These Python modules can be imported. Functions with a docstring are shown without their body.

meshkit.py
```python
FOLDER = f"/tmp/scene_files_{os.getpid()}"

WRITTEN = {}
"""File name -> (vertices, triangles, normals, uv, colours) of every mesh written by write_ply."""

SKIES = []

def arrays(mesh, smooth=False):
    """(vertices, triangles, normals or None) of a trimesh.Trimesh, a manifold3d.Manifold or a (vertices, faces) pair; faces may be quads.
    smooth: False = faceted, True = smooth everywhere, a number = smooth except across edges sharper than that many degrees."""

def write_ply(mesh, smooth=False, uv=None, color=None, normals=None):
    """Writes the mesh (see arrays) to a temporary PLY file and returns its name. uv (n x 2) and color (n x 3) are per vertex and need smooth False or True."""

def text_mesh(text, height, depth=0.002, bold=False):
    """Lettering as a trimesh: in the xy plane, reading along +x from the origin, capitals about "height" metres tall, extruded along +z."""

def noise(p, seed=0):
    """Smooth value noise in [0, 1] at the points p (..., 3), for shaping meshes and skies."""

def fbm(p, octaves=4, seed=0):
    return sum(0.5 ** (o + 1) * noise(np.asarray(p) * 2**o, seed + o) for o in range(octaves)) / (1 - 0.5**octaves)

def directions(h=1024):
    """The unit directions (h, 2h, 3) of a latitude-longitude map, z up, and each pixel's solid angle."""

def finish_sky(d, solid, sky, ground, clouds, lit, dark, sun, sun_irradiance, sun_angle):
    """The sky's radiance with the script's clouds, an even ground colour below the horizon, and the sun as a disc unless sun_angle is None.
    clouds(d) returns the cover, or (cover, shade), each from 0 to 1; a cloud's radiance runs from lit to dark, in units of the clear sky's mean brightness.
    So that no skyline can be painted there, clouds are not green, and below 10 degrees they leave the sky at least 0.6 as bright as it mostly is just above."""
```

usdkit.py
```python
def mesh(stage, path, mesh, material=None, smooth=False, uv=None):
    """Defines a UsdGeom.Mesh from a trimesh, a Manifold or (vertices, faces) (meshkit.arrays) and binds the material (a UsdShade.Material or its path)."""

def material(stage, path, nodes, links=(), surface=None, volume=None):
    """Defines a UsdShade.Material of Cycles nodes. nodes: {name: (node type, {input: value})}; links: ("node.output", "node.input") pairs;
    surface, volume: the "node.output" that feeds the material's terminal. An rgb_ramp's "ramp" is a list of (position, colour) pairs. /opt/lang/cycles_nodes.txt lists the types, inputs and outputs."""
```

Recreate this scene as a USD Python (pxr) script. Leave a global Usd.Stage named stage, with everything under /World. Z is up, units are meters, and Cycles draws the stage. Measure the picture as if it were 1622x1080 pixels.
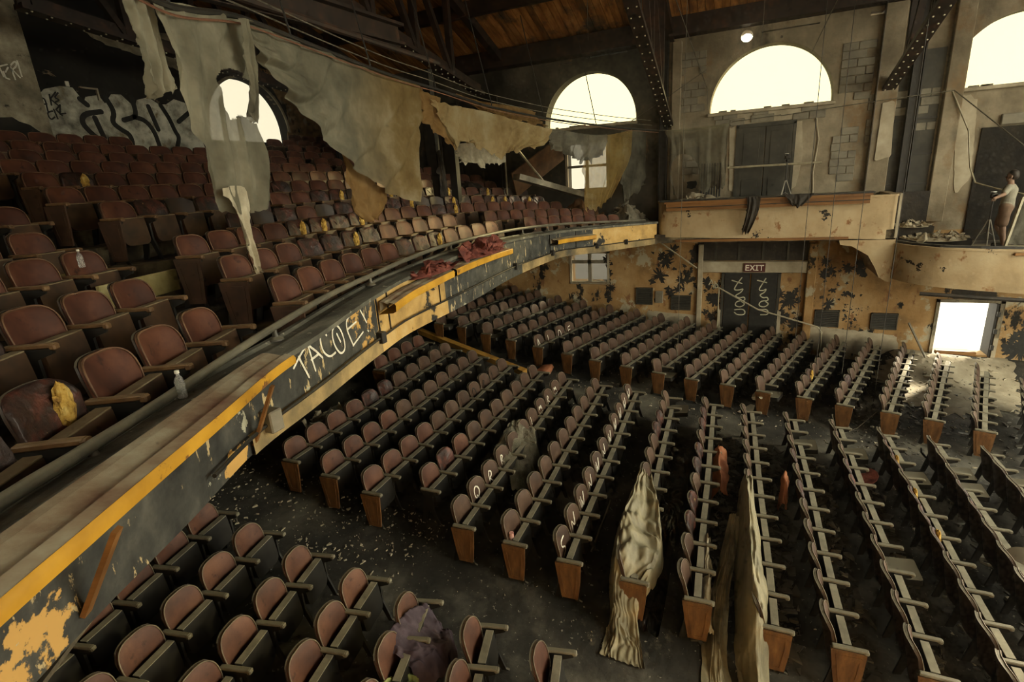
import math, random
import numpy as np
import trimesh
import usdkit, meshkit
from shapely.geometry import Polygon, box as sbox, Point, LineString
from shapely.ops import unary_union
from pxr import Usd, UsdGeom, UsdLux, Gf, Sdf, UsdShade

stage = Usd.Stage.CreateInMemory()
UsdGeom.SetStageUpAxis(stage, UsdGeom.Tokens.z)
UsdGeom.SetStageMetersPerUnit(stage, 1.0)
world = UsdGeom.Xform.Define(stage, '/World')
stage.SetDefaultPrim(world.GetPrim())

# ------------------------------------------------------------------ camera
SKY_I, SUN_I, SUN_D = 1.85, 4.5, (-.80, .52, -.30)
PITCH, ROLL, YAW = math.radians(16.7782), math.radians(-3.9134), math.radians(24.4034)
EYE = np.array([0.0, 0.0, 6.0])
c_, s_ = math.cos(YAW), math.sin(YAW)
fwd = np.array([c_ * math.cos(PITCH), s_ * math.cos(PITCH), -math.sin(PITCH)])
rgt = np.array([s_, -c_, 0.0])
upv = np.cross(rgt, fwd)
rgt, upv = rgt * math.cos(ROLL) + upv * math.sin(ROLL), -rgt * math.sin(ROLL) + upv * math.cos(ROLL)
cam = UsdGeom.Camera.Define(stage, '/World/camera')
cam.CreateHorizontalApertureAttr(36.0)
cam.CreateVerticalApertureAttr(36.0 * 1080 / 1622)
cam.CreateFocalLengthAttr(36.0 * 831.9 / 1622)
cam.CreateClippingRangeAttr(Gf.Vec2f(0.05, 500))
cam.CreateExposureAttr(0.4)
m4 = np.eye(4); m4[0, :3] = rgt; m4[1, :3] = upv; m4[2, :3] = -fwd; m4[3, :3] = EYE
cam.AddTransformOp().Set(Gf.Matrix4d(*m4.ravel().tolist()))

# ------------------------------------------------------------------ overcast daylight
sky = UsdLux.DomeLight.Define(stage, '/World/sky')
sky.CreateColorAttr(Gf.Vec3f(1.0, 0.935, 0.72))
sky.CreateIntensityAttr(SKY_I)
sun = UsdLux.DistantLight.Define(stage, '/World/sun')
sun.CreateAngleAttr(9.0)
sun.CreateColorAttr(Gf.Vec3f(1.0, 0.85, 0.58))
sun.CreateIntensityAttr(SUN_I); sun.CreateNormalizeAttr(True)
# light travels from the far street side (+x,-y) into the house, low
sd = np.array(SUN_D); sd = sd / np.linalg.norm(sd)
zax = -sd; xax = np.cross([0, 0, 1.0], zax); xax /= np.linalg.norm(xax); yax = np.cross(zax, xax)
ms = np.eye(4); ms[0, :3] = xax; ms[1, :3] = yax; ms[2, :3] = zax
sun.AddTransformOp().Set(Gf.Matrix4d(*ms.ravel().tolist()))

# ------------------------------------------------------------------ helpers
LOOKS = '/World/Looks'
UsdGeom.Scope.Define(stage, LOOKS)
_names = {}
def numbered(parent, name):
    k = (str(parent), name); n = _names.get(k, 0); _names[k] = n + 1
    return f'{parent}/{name}' if n == 0 else f'{parent}/{name}_{n:03d}'
def path_of(parent):
    if parent is None: return '/World'
    if isinstance(parent, str): return parent
    return str(parent.GetPath())
def keys(prim, label=None, cat=None, group=None, kind=None):
    if hasattr(prim, 'GetPrim'): prim = prim.GetPrim()
    for k, v in (('label', label), ('category', cat), ('group', group), ('kind', kind)):
        if v: prim.SetCustomDataByKey(k, v)
    return prim
def thing(name, label=None, cat=None, loc=(0, 0, 0), rotz=0.0, group=None, kind=None, parent=None):
    x = UsdGeom.Xform.Define(stage, numbered(path_of(parent), name))
    if tuple(loc) != (0, 0, 0): x.AddTranslateOp().Set(Gf.Vec3d(*[float(v) for v in loc]))
    if rotz: x.AddRotateZOp().Set(math.degrees(rotz))
    return keys(x, label, cat, group, kind)
def obj(name, mesh, mat, parent=None, smooth=False, label=None, cat=None, group=None, kind=None):
    p = usdkit.mesh(stage, numbered(path_of(parent), name), mesh, mat, smooth=smooth)
    return keys(p, label, cat, group, kind)

def box(cx, cy, cz, sx, sy, sz, rot=None):
    b = trimesh.creation.box((sx, sy, sz))
    if rot is not None: b.apply_transform(rot)
    b.apply_translation((cx, cy, cz)); return b
def box2(x0, x1, y0, y1, z0, z1):
    return box((x0 + x1) / 2, (y0 + y1) / 2, (z0 + z1) / 2, abs(x1 - x0), abs(y1 - y0), abs(z1 - z0))
def cbox(cx, cy, cz, sx, sy, sz, ch=0.006):
    """box with chamfered edges"""
    hx, hy, hz = sx / 2, sy / 2, sz / 2
    ch = min(ch, hx * .45, hy * .45, hz * .45)
    pts = []
    for a in (-1, 1):
        for b in (-1, 1):
            for c in (-1, 1):
                pts += [(a * hx, b * (hy - ch), c * (hz - ch)), (a * (hx - ch), b * hy, c * (hz - ch)), (a * (hx - ch), b * (hy - ch), c * hz)]
    h = trimesh.convex.convex_hull(np.array(pts)); h.apply_translation((cx, cy, cz)); return h
def rot(ax, deg): return trimesh.transformations.rotation_matrix(math.radians(deg), ax)
def frame_bar(a, b, w, h, up=(0, 0, 1)):
    """rectangular bar from a to b"""
    a, b = np.array(a, float), np.array(b, float); d = b - a; L = np.linalg.norm(d); d /= L
    u = np.array(up, float)
    if abs(u @ d) > .99: u = np.array([1.0, 0, 0])
    s = np.cross(u, d); s /= np.linalg.norm(s); u = np.cross(d, s)
    m = trimesh.creation.box((L, w, h)); T = np.eye(4); T[:3, 0], T[:3, 1], T[:3, 2], T[:3, 3] = d, s, u, (a + b) / 2
    m.apply_transform(T); return m
def tube(pts, r, sides=8, closed_ends=True):
    p = np.asarray(pts, float); n = len(p)
    t = np.gradient(p, axis=0) if n > 2 else np.repeat((p[1] - p[0])[None], 2, 0)
    t /= np.linalg.norm(t, axis=1, keepdims=True) + 1e-12
    ref = np.array([0, 0, 1.0]) if abs(t[:, 2]).mean() < .85 else np.array([1.0, 0, 0])
    a = np.cross(t, ref); a /= np.linalg.norm(a, axis=1, keepdims=True) + 1e-9; b = np.cross(t, a)
    ang = np.arange(sides) * 2 * np.pi / sides
    rr = np.broadcast_to(r, (n,))
    v = (p[:, None] + rr[:, None, None] * (np.cos(ang)[None, :, None] * a[:, None] + np.sin(ang)[None, :, None] * b[:, None])).reshape(-1, 3)
    i, j = np.meshgrid(np.arange(n - 1), np.arange(sides), indexing='ij')
    q = np.stack([i * sides + j, i * sides + (j + 1) % sides, (i + 1) * sides + (j + 1) % sides, (i + 1) * sides + j], -1).reshape(-1, 4)
    f = np.vstack([q[:, [0, 2, 1]], q[:, [0, 3, 2]]])
    if closed_ends:
        v = np.vstack([v, p[:1], p[-1:]]); c0, c1 = n * sides, n * sides + 1
        e = np.arange(sides)
        f = np.vstack([f, np.stack([np.full(sides, c0), e, (e + 1) % sides], 1), np.stack([np.full(sides, c1), (n - 1) * sides + (e + 1) % sides, (n - 1) * sides + e], 1)])
    return trimesh.Trimesh(v, f, process=False)
def extrude(poly, d):
    g = list(getattr(poly, 'geoms', [poly]))
    return trimesh.util.concatenate([trimesh.creation.extrude_polygon(q, d, engine='earcut') for q in g if q.area > 1e-6])
YZ = np.array([[0, 0, 1, 0], [1, 0, 0, 0], [0, 1, 0, 0], [0, 0, 0, 1.0]])   # polygon (y,z) extruded along +x
XZ = np.array([[1, 0, 0, 0], [0, 0, -1, 0], [0, 1, 0, 0], [0, 0, 0, 1.0]])  # polygon (x,z) extruded along -y
def ext_yz(poly, x0, d):
    m = extrude(poly, d); m.apply_transform(YZ); m.apply_translation((x0, 0, 0)); return m
def ext_xz(poly, y0, d):
    m = extrude(poly, d); m.apply_transform(XZ); m.apply_translation((0, y0, 0)); return m
def cat(*ms):
    l = []
    for m in ms: l += m if isinstance(m, (list, tuple)) else [m]
    return trimesh.util.concatenate(l)
def grid_mesh(P, two=False):
    P = np.asarray(P); n, m = P.shape[:2]
    i, j = np.meshgrid(np.arange(n - 1), np.arange(m - 1), indexing='ij')
    q = np.stack([i * m + j, i * m + j + 1, (i + 1) * m + j + 1, (i + 1) * m + j], -1).reshape(-1, 4)
    return trimesh.Trimesh(P.reshape(-1, 3), np.vstack([q[:, :3], q[:, [0, 2, 3]]]), process=False)
def strokes_mesh(strokes, w, to3d, thick=0.004):
    """brush strokes (2-D polylines) as thin raised paint; to3d maps (n,2)->(n,3) front surface points, second call offset"""
    ms = []
    for s in strokes:
        s = np.array(s, float)
        for _ in range(2 if len(s) > 3 else 0):
            s = np.vstack([s[:1]] + [np.stack([.75 * s[:-1] + .25 * s[1:], .25 * s[:-1] + .75 * s[1:]], 1).reshape(-1, 2)] + [s[-1:]])
        pl = LineString(s).buffer(w / 2, quad_segs=4)
        m = trimesh.creation.extrude_polygon(pl, thick, engine='earcut')
        m.vertices = to3d(m.vertices); ms.append(m)
    return cat(ms)
ORD = ['', 'first', 'second', 'third', 'fourth', 'fifth', 'sixth', 'seventh', 'eighth', 'ninth', 'tenth', 'eleventh', 'twelfth', 'thirteenth', 'fourteenth', 'fifteenth', 'sixteenth', 'seventeenth', 'eighteenth', 'nineteenth', 'twentieth']
def ordn(n):
    if n <= 20: return ORD[n]
    return ('twenty-' + ORD[n - 20]) if n < 30 else 'thirtieth'

# ------------------------------------------------------------------ materials
def L(name): return f'{LOOKS}/{name}'
def mat_noise(name, stops, scale=3.0, detail=5, rough=.75, bump=.25, bscale=None, dist=.02, coord='pos', stretch=(1, 1, 1), distortion=0., spec=.3, metal=0., dust=None, extra=None, rough_n=None):
    """noise -> ramp colour; optional patch layers extra=[(scale, lo, hi, colour, detail, stretch)], dust=(colour, amount) settles on faces that look up"""
    N = {'geo': ('geometry', {}), 'tc': ('texture_coordinate', {}),
         'map': ('mapping', {'scale': stretch}),
         'n': ('noise_texture', {'scale': scale, 'detail': detail, 'roughness': .6, 'distortion': distortion}),
         'r': ('rgb_ramp', {'ramp': stops}),
         'p': ('principled_bsdf', {'roughness': rough, 'specular_ior_level': spec, 'metallic': metal})}
    src = {'pos': 'geo.position', 'obj': 'tc.object'}[coord]
    K = [(src, 'map.vector'), ('map.vector', 'n.vector'), ('n.fac', 'r.fac')]
    col = 'r.color'
    for i, (sc, lo, hi, c, det, st) in enumerate(extra or []):
        N[f'em{i}'] = ('mapping', {'scale': st, 'location': (3.1 * i + 1.7, 5.3 * i, 2.2 * i)})
        N[f'en{i}'] = ('noise_texture', {'scale': sc, 'detail': det, 'roughness': .65})
        N[f'er{i}'] = ('map_range', {'from_min': lo, 'from_max': hi, 'clamp': True})
        N[f'ex{i}'] = ('mix', {'color2': c})
        K += [(src, f'em{i}.vector'), (f'em{i}.vector', f'en{i}.vector'), (f'en{i}.fac', f'er{i}.value'), (f'er{i}.result', f'ex{i}.fac'), (col, f'ex{i}.color1')]
        col = f'ex{i}.color'
    if dust:
        N['dz'] = ('separate_xyz', {}); N['dr'] = ('map_range', {'from_min': .55, 'from_max': .95, 'to_max': dust[1], 'clamp': True}); N['dm'] = ('mix', {'color2': dust[0]})
        K += [('geo.normal', 'dz.vector'), ('dz.z', 'dr.value'), ('dr.result', 'dm.fac'), (col, 'dm.color1')]
        col = 'dm.color'
    K.append((col, 'p.base_color'))
    if bump:
        N['bn'] = ('noise_texture', {'scale': bscale or scale * 4, 'detail': 4})
        N['b'] = ('bump', {'strength': bump, 'distance': dist})
        K += [('map.vector', 'bn.vector'), ('bn.fac', 'b.height'), ('b.normal', 'p.normal')]
    return usdkit.material(stage, L(name), N, K, surface='p.BSDF')

def C(*v): return tuple(v)
BLK = (.011, .010, .008)
# walls: ochre plaster, pale scaling patches, black soot patches
MW = mat_noise('plaster_ochre', [(0.25, (.11, .068, .028)), (.45, (.25, .150, .058)), (.62, (.33, .22, .10)), (.8, (.38, .30, .18))], 1.1, 7, .85, .35, 14, .02,
               extra=[(1.7, .56, .60, (.33, .30, .21), 8, (1, 1, 1)), (2.6, .60, .64, (.17, .085, .035), 7, (1, 1, .6)), (1.0, .585, .61, BLK, 10, (1, 1.2, .8))])
MWU = mat_noise('plaster_grey', [(0.25, (.07, .058, .038)), (.42, (.15, .125, .082)), (.58, (.24, .205, .14)), (.76, (.36, .315, .22))], .9, 7, .85, .4, 12, .02,
               extra=[(.9, .56, .68, (.18, .115, .055), 7, (1, 1, .7)), (1.2, .66, .68, (.30, .27, .20), 8, (1, 1, 1)), (.55, .58, .72, (.03, .027, .02), 6, (1, 1, .5))])
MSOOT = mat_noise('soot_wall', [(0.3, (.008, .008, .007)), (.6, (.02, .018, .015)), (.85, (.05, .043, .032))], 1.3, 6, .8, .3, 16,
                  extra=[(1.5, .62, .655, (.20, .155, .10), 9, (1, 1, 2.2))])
MPARAPET = mat_noise('parapet_plaster', [(.25, (.20, .150, .080)), (.5, (.33, .25, .14)), (.75, (.42, .35, .22))], 1.0, 6, .8, .3, 9,
                     extra=[(2.2, .60, .66, (.20, .10, .04), 6, (1, 1, .8)), (2.0, .61, .622, (.012, .011, .009), 9, (1, 1, 1))])
MFASCIA = mat_noise('fascia_paint', [(.3, (.015, .016, .015)), (.55, (.045, .046, .040)), (.8, (.10, .098, .08))], 5, 7, .7, .3, 24, .01,
                    extra=[(1.05, .545, .555, (.48, .29, .085), 8, (1, 1, 1.0)), (5.0, .60, .63, (.42, .33, .17), 6, (1.6, 1.6, .7)), (3.0, .66, .68, (.36, .36, .27), 6, (1, 1, 1))])
MFASC1 = mat_noise('fascia_speckled', [(.3, (.018, .019, .018)), (.55, (.05, .052, .046)), (.8, (.10, .10, .082))], 5, 7, .7, .3, 24, .01,
                    extra=[(6.5, .61, .635, (.42, .34, .19), 5, (1.8, 1.8, .55)), (3.0, .66, .68, (.30, .30, .22), 6, (1, 1, 1))])
MFASC2 = mat_noise('fascia_ochre', [(.3, (.26, .17, .06)), (.5, (.46, .30, .10)), (.75, (.56, .42, .20))], 2.2, 6, .75, .3, 22, .01,
                   extra=[(1.3, .57, .60, (.02, .02, .018), 8, (1, 1, 1))])
MLEDGE = mat_noise('ledge_dust', [(.3, (.035, .034, .028)), (.5, (.10, .10, .08)), (.7, (.20, .195, .15))], 1.4, 7, .7, .3, 20, .01, stretch=(1, 3, 1),
                   extra=[(9, .64, .68, (.32, .31, .24), 4, (1, 1, 1))])
MRAIL = mat_noise('rail_paint', [(.3, (.05, .048, .036)), (.6, (.13, .12, .085)), (.8, (.20, .18, .11))], 3, 5, .5, .2, 30, .004, spec=.5, dust=((.24, .225, .16), .6))
MYEL = mat_noise('trough_yellow', [(.3, (.34, .17, .012)), (.6, (.55, .30, .025)), (.8, (.62, .38, .05))], 2.5, 5, .45, .12, 30, .003, spec=.5,
                 extra=[(4, .62, .66, (.16, .07, .02), 6, (1, 1, 1))])
MTROUGH = mat_noise('trough_top', [(.3, (.13, .055, .035)), (.5, (.26, .20, .13)), (.75, (.42, .40, .29))], 3.0, 7, .7, .3, 30, .006)
MFLOOR = mat_noise('floor_concrete', [(.34, (.011, .011, .009)), (.49, (.032, .030, .024)), (.60, (.085, .080, .062)), (.76, (.18, .17, .13))], .75, 8, .75, .5, 9, .03,
                   extra=[(16, .66, .69, (.20, .19, .15), 3, (1, 1, 1)), (3.0, .62, .70, (.07, .062, .043), 6, (1, 1, 1))])
MTREAD = mat_noise('tread_concrete', [(.32, (.015, .013, .010)), (.47, (.055, .045, .030)), (.58, (.15, .125, .075)), (.74, (.30, .25, .145))], 1.6, 7, .85, .5, 12, .03)
MSTEEL = mat_noise('rusted_steel', [(.3, (.010, .008, .006)), (.55, (.030, .018, .012)), (.75, (.085, .040, .020))], 3.2, 6, .6, .25, 22, .006, spec=.4)
MBLACK = mat_noise('black_iron', [(.3, (.008, .008, .007)), (.7, (.022, .020, .016))], 8, 4, .55, .15, 40, .003, spec=.4, dust=((.14, .13, .095), .75))
MDECK = [mat_noise(f'deck_plank_{k}', [(.25, (.09 * g, .040 * g, .015 * g)), (.46, (.30 * g, .130 * g, .036 * g)), (.6, (.44 * g, .215 * g, .065 * g)), (.8, (.50 * g, .30 * g, .12 * g))], 2.3 + .3 * k, 6, .8, .3, 12, .01, stretch=(.45, 2.2, .45),
         extra=[(.8, .54, .66, (.055, .048, .036), 7, (1, 1, 1))]) for k, g in enumerate((1.0, .75, 1.2, .5))]
MCLOTH = {}
def mat_cloth(name, c1, c2, c3, tr=.18, trans=.35, scale=2.0):
    N = {'geo': ('geometry', {}), 'n': ('noise_texture', {'scale': scale, 'detail': 6, 'roughness': .6}), 'r': ('rgb_ramp', {'ramp': [(.3, c1), (.5, c2), (.72, c3)]}),
         'bn': ('noise_texture', {'scale': 90, 'detail': 2}), 'b': ('bump', {'strength': .2, 'distance': .004}),
         'd': ('diffuse_bsdf', {}), 't': ('translucent_bsdf', {}), 'm': ('mix_closure', {'fac': trans}), 'x': ('transparent_bsdf', {'color': (1, 1, 1)}), 'm2': ('mix_closure', {'fac': tr})}
    K = [('geo.position', 'n.vector'), ('geo.position', 'bn.vector'), ('bn.fac', 'b.height'), ('b.normal', 'd.normal'), ('n.fac', 'r.fac'), ('r.color', 'd.color'), ('r.color', 't.color'), ('d.BSDF', 'm.closure1'), ('t.BSDF', 'm.closure2'), ('m.closure', 'm2.closure1'), ('x.BSDF', 'm2.closure2')]
    return usdkit.material(stage, L(name), N, K, surface='m2.closure')
MNETG = mat_cloth('net_grey', (.11, .107, .078), (.19, .183, .134), (.32, .305, .225), .10, .35)
MNETY = mat_cloth('net_tan', (.22, .15, .065), (.34, .26, .13), (.42, .37, .23), .16, .4)
MNETB = mat_cloth('net_brown', (.13, .075, .028), (.24, .15, .06), (.32, .22, .10), .12, .4)
MNETT = mat_cloth('net_thin', (.25, .17, .06), (.40, .28, .10), (.48, .40, .22), .30, .6)
MNETD = mat_cloth('net_dark', (.06, .058, .045), (.12, .115, .09), (.19, .18, .14), .12, .3)
MDRAPE = mat_noise('drape_cloth', [(.3, (.075, .068, .04)), (.5, (.19, .17, .105)), (.64, (.27, .235, .14)), (.78, (.34, .21, .07))], 2.2, 6, .6, .25, 30, .006, spec=.4)
# seats
DUST = (.135, .126, .088)
def mat_fabric(name, a, b, c, rim):
    return mat_noise(name, [(.28, a), (.5, b), (.72, c)], 2.6, 6, .62, .12, 60, .003, spec=.35, dust=(rim, .75), extra=[(7.0, .60, .70, tuple(x * .45 for x in b), 5, (1, 1, 1))])
MFAB = mat_fabric('stalls_upholstery', (.028, .016, .010), (.055, .029, .017), (.096, .058, .036), DUST)
MFABR = mat_fabric('balcony_upholstery', (.030, .010, .006), (.066, .021, .011), (.125, .046, .022), (.13, .09, .05))
MFABN = mat_fabric('near_stalls_upholstery', (.034, .013, .008), (.070, .027, .015), (.12, .052, .028), (.11, .083, .05))
MSHELL = mat_noise('seat_shell', [(.3, (.018, .013, .010)), (.6, (.040, .024, .015)), (.8, (.085, .054, .032))], 4, 5, .5, .1, 40, .003, spec=.4, dust=(DUST, .8))
MPAN = mat_noise('seat_pan', [(.3, (.007, .007, .006)), (.7, (.020, .018, .014))], 5, 4, .5, .15, 40, .003, dust=(DUST, .95), spec=.4)
MPANR = mat_noise('seat_pan_wood', [(.3, (.022, .013, .008)), (.55, (.065, .034, .016)), (.8, (.13, .07, .03))], 4, 5, .45, .15, 30, .003, spec=.5, dust=((.22, .185, .11), .9))
MARM = mat_noise('arm_wood', [(.3, (.11, .10, .07)), (.6, (.19, .175, .125)), (.8, (.26, .24, .175))], 7, 5, .7, .2, 40, .003, dust=(DUST, .8))
MARMR = mat_noise('arm_wood_brown', [(.3, (.07, .037, .016)), (.6, (.16, .088, .036)), (.8, (.26, .17, .08))], 7, 5, .55, .2, 40, .003, spec=.45, dust=((.28, .21, .12), .6))
MEND = mat_noise('end_panel_wood', [(.3, (.075, .033, .012)), (.6, (.16, .075, .024)), (.8, (.24, .13, .045))], 4, 6, .55, .15, 30, .003, stretch=(3, 3, 1), spec=.4)
MENDR = mat_noise('end_panel_dark', [(.3, (.030, .016, .010)), (.6, (.070, .036, .020)), (.8, (.14, .075, .035))], 4, 6, .5, .15, 30, .003, spec=.45, dust=((.25, .2, .12), .7))
MBURN = mat_noise('burnt_upholstery', [(.3, (.006, .005, .005)), (.5, (.030, .014, .010)), (.62, (.075, .022, .014)), (.8, (.15, .055, .03))], 7, 7, .5, .6, 22, .02, spec=.45, extra=[(9, .68, .70, (.30, .20, .07), 5, (1, 1, 1))])
MFOAM = mat_noise('yellow_foam', [(.3, (.16, .085, .02)), (.5, (.42, .26, .05)), (.75, (.60, .46, .16))], 14, 5, .9, .7, 30, .02)
MDEBRIS = mat_noise('plaster_debris', [(.3, (.07, .066, .05)), (.5, (.19, .178, .135)), (.7, (.34, .32, .245))], 2.2, 5, .85, .3, 20, .01)
MDEBD = mat_noise('charred_debris', [(.3, (.020, .019, .016)), (.55, (.075, .070, .055)), (.8, (.19, .18, .14))], 1.8, 5, .55, .3, 20, .01, spec=.5)
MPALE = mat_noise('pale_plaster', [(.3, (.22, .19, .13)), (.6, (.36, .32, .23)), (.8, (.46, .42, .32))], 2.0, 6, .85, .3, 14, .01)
MGREYB = mat_noise('concrete_block', [(.3, (.12, .11, .085)), (.6, (.20, .185, .14)), (.8, (.27, .25, .19))], 2.4, 6, .9, .35, 18, .01)
MDOOR = mat_noise('dark_door', [(.3, (.018, .018, .014)), (.6, (.045, .043, .033)), (.8, (.09, .085, .062))], 2.5, 6, .6, .2, 20, .006)
MTRIMW = mat_noise('orange_wood', [(.3, (.10, .045, .014)), (.6, (.20, .095, .028)), (.8, (.28, .15, .05))], 2.5, 5, .6, .15, 20, .004, stretch=(1, .3, 4))
MPAINTW = mat_noise('white_paint', [(.3, (.55, .54, .46)), (.7, (.78, .76, .66))], 14, 3, .6, .1)
MPAINTS = mat_noise('silver_paint', [(.28, (.06, .058, .046)), (.42, (.28, .272, .215)), (.56, (.50, .49, .40)), (.75, (.66, .65, .54))], 2.6, 8, .6, .4, 22, .01, extra=[(1.1, .60, .68, (.15, .115, .05), 6, (1, 1, 1))])
MPAINTK = mat_noise('black_paint', [(.3, (.008, .008, .007)), (.7, (.02, .02, .017))], 9, 3, .6, .1)
MPAINTG = mat_noise('pale_green_paint', [(.3, (.30, .30, .21)), (.7, (.46, .45, .33))], 14, 3, .6, .1)
MSIGN = mat_noise('maroon_sign', [(.3, (.060, .014, .014)), (.7, (.10, .026, .024))], 5, 3, .5, .05)
MWIRE = mat_noise('wire', [(.3, (.06, .055, .04)), (.7, (.14, .13, .095))], 9, 3, .5, 0)
MWIRED = mat_noise('dark_wire', [(.3, (.02, .018, .014)), (.7, (.05, .045, .035))], 9, 3, .5, 0)
MGLOSS = mat_noise('wet_plastic', [(.3, (.004, .004, .004)), (.7, (.012, .011, .010))], 3, 4, .12, .5, 9, .03, spec=.8)
MPURP = mat_noise('purple_jacket', [(.3, (.026, .018, .026)), (.6, (.062, .045, .06)), (.8, (.11, .085, .10))], 6, 5, .8, .25, 40, .005)
MGREEN = mat_noise('green_rag', [(.3, (.12, .15, .035)), (.6, (.24, .27, .10)), (.8, (.36, .36, .20))], 6, 5, .7, .2, 30, .005)
MORANGE = mat_noise('orange_fabric', [(.3, (.16, .055, .025)), (.6, (.30, .12, .055)), (.8, (.40, .19, .09))], 5, 5, .7, .2, 30, .005)
MCARD = mat_noise('board', [(.3, (.24, .21, .15)), (.7, (.36, .33, .25))], 4, 4, .8, .1)
MRED = mat_noise('red_rag', [(.3, (.05, .014, .012)), (.55, (.16, .045, .032)), (.8, (.30, .12, .08))], 8, 6, .8, .6, 26, .02)
MPLASTIC = usdkit.material(stage, L('clear_plastic'), {'p': ('principled_bsdf', {'base_color': (.85, .87, .84), 'transmission_weight': .85, 'roughness': .08, 'ior': 1.3})}, [], surface='p.BSDF')
MGROUND = mat_noise('pavement', [(.3, (.12, .12, .125)), (.7, (.145, .145, .15))], 1.0, 3, .9, 0)
MSKIN = mat_noise('skin', [(.3, (.16, .095, .06)), (.7, (.24, .15, .10))], 9, 3, .6, .05)
MSHIRT = mat_noise('grey_shirt', [(.3, (.17, .16, .12)), (.7, (.30, .28, .215))], 5, 4, .85, .2, 40, .004)
MSHORTS = mat_noise('brown_shorts', [(.3, (.11, .07, .045)), (.7, (.20, .13, .085))], 5, 4, .85, .2, 40, .004)
MHAIR = mat_noise('dark_hair', [(.3, (.012, .010, .008)), (.7, (.035, .027, .02))], 40, 3, .6, .3, 90, .004)
MPIPE = mat_noise('pale_pipe', [(.3, (.20, .18, .12)), (.7, (.34, .31, .21))], 6, 4, .5, .1)
MTAR = mat_noise('charred_board', [(.3, (.010, .009, .008)), (.6, (.032, .026, .018)), (.8, (.09, .065, .04))], 3, 6, .7, .4, 14, .02)
MWOODP = mat_noise('brown_board', [(.3, (.05, .026, .012)), (.6, (.14, .072, .03)), (.8, (.22, .13, .06))], 2.2, 6, .75, .3, 14, .01)

MPALE2 = mat_noise('scaled_grey', [(.28, (.06, .053, .039)), (.48, (.24, .213, .15)), (.68, (.46, .42, .31))], 1.8, 8, .85, .4, 16, .02, extra=[(2.2, .60, .66, (.03, .027, .02), 7, (1, 1, 1))])
MFASC3 = mat_noise('band_ochre', [(.3, (.06, .055, .04)), (.48, (.20, .15, .07)), (.66, (.40, .29, .13))], 1.5, 7, .75, .3, 22, .01)
MRIVET = mat_noise('rivet', [(.3, (.40, .38, .26)), (.7, (.60, .57, .42))], 4, 2, .35, 0, spec=.6)
MMULL = mat_noise('mullion', [(.3, (.14, .13, .095)), (.7, (.22, .20, .15))], 5, 3, .6, .1)
MPALE3 = mat_noise('pale_rag', [(.3, (.20, .18, .12)), (.6, (.36, .33, .24)), (.8, (.48, .45, .34))], 6, 6, .8, .4, 30, .01)
MNETD2 = mat_cloth('net_dark_thin', (.06, .058, .045), (.11, .105, .08), (.17, .16, .12), .25, .3)
MRUSTW = mat_noise('rust_wire', [(.3, (.10, .045, .03)), (.7, (.20, .10, .06))], 9, 3, .5, 0)
MYBOARD = mat_noise('yellow_board', [(.3, (.12, .095, .03)), (.55, (.30, .25, .10)), (.8, (.42, .38, .2))], 3, 6, .8, .25, 20, .006)
MYEL2 = mat_noise('yellow_timber', [(.3, (.20, .10, .018)), (.55, (.38, .20, .035)), (.8, (.50, .30, .08))], 3, 6, .6, .2, 20, .006)
MCAN = mat_noise('pink_can', [(.3, (.40, .12, .10)), (.7, (.55, .35, .30))], 12, 3, .35, 0)
MALU = mat_noise('tripod_leg', [(.3, (.22, .21, .17)), (.7, (.34, .32, .26))], 6, 3, .4, 0)
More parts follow.
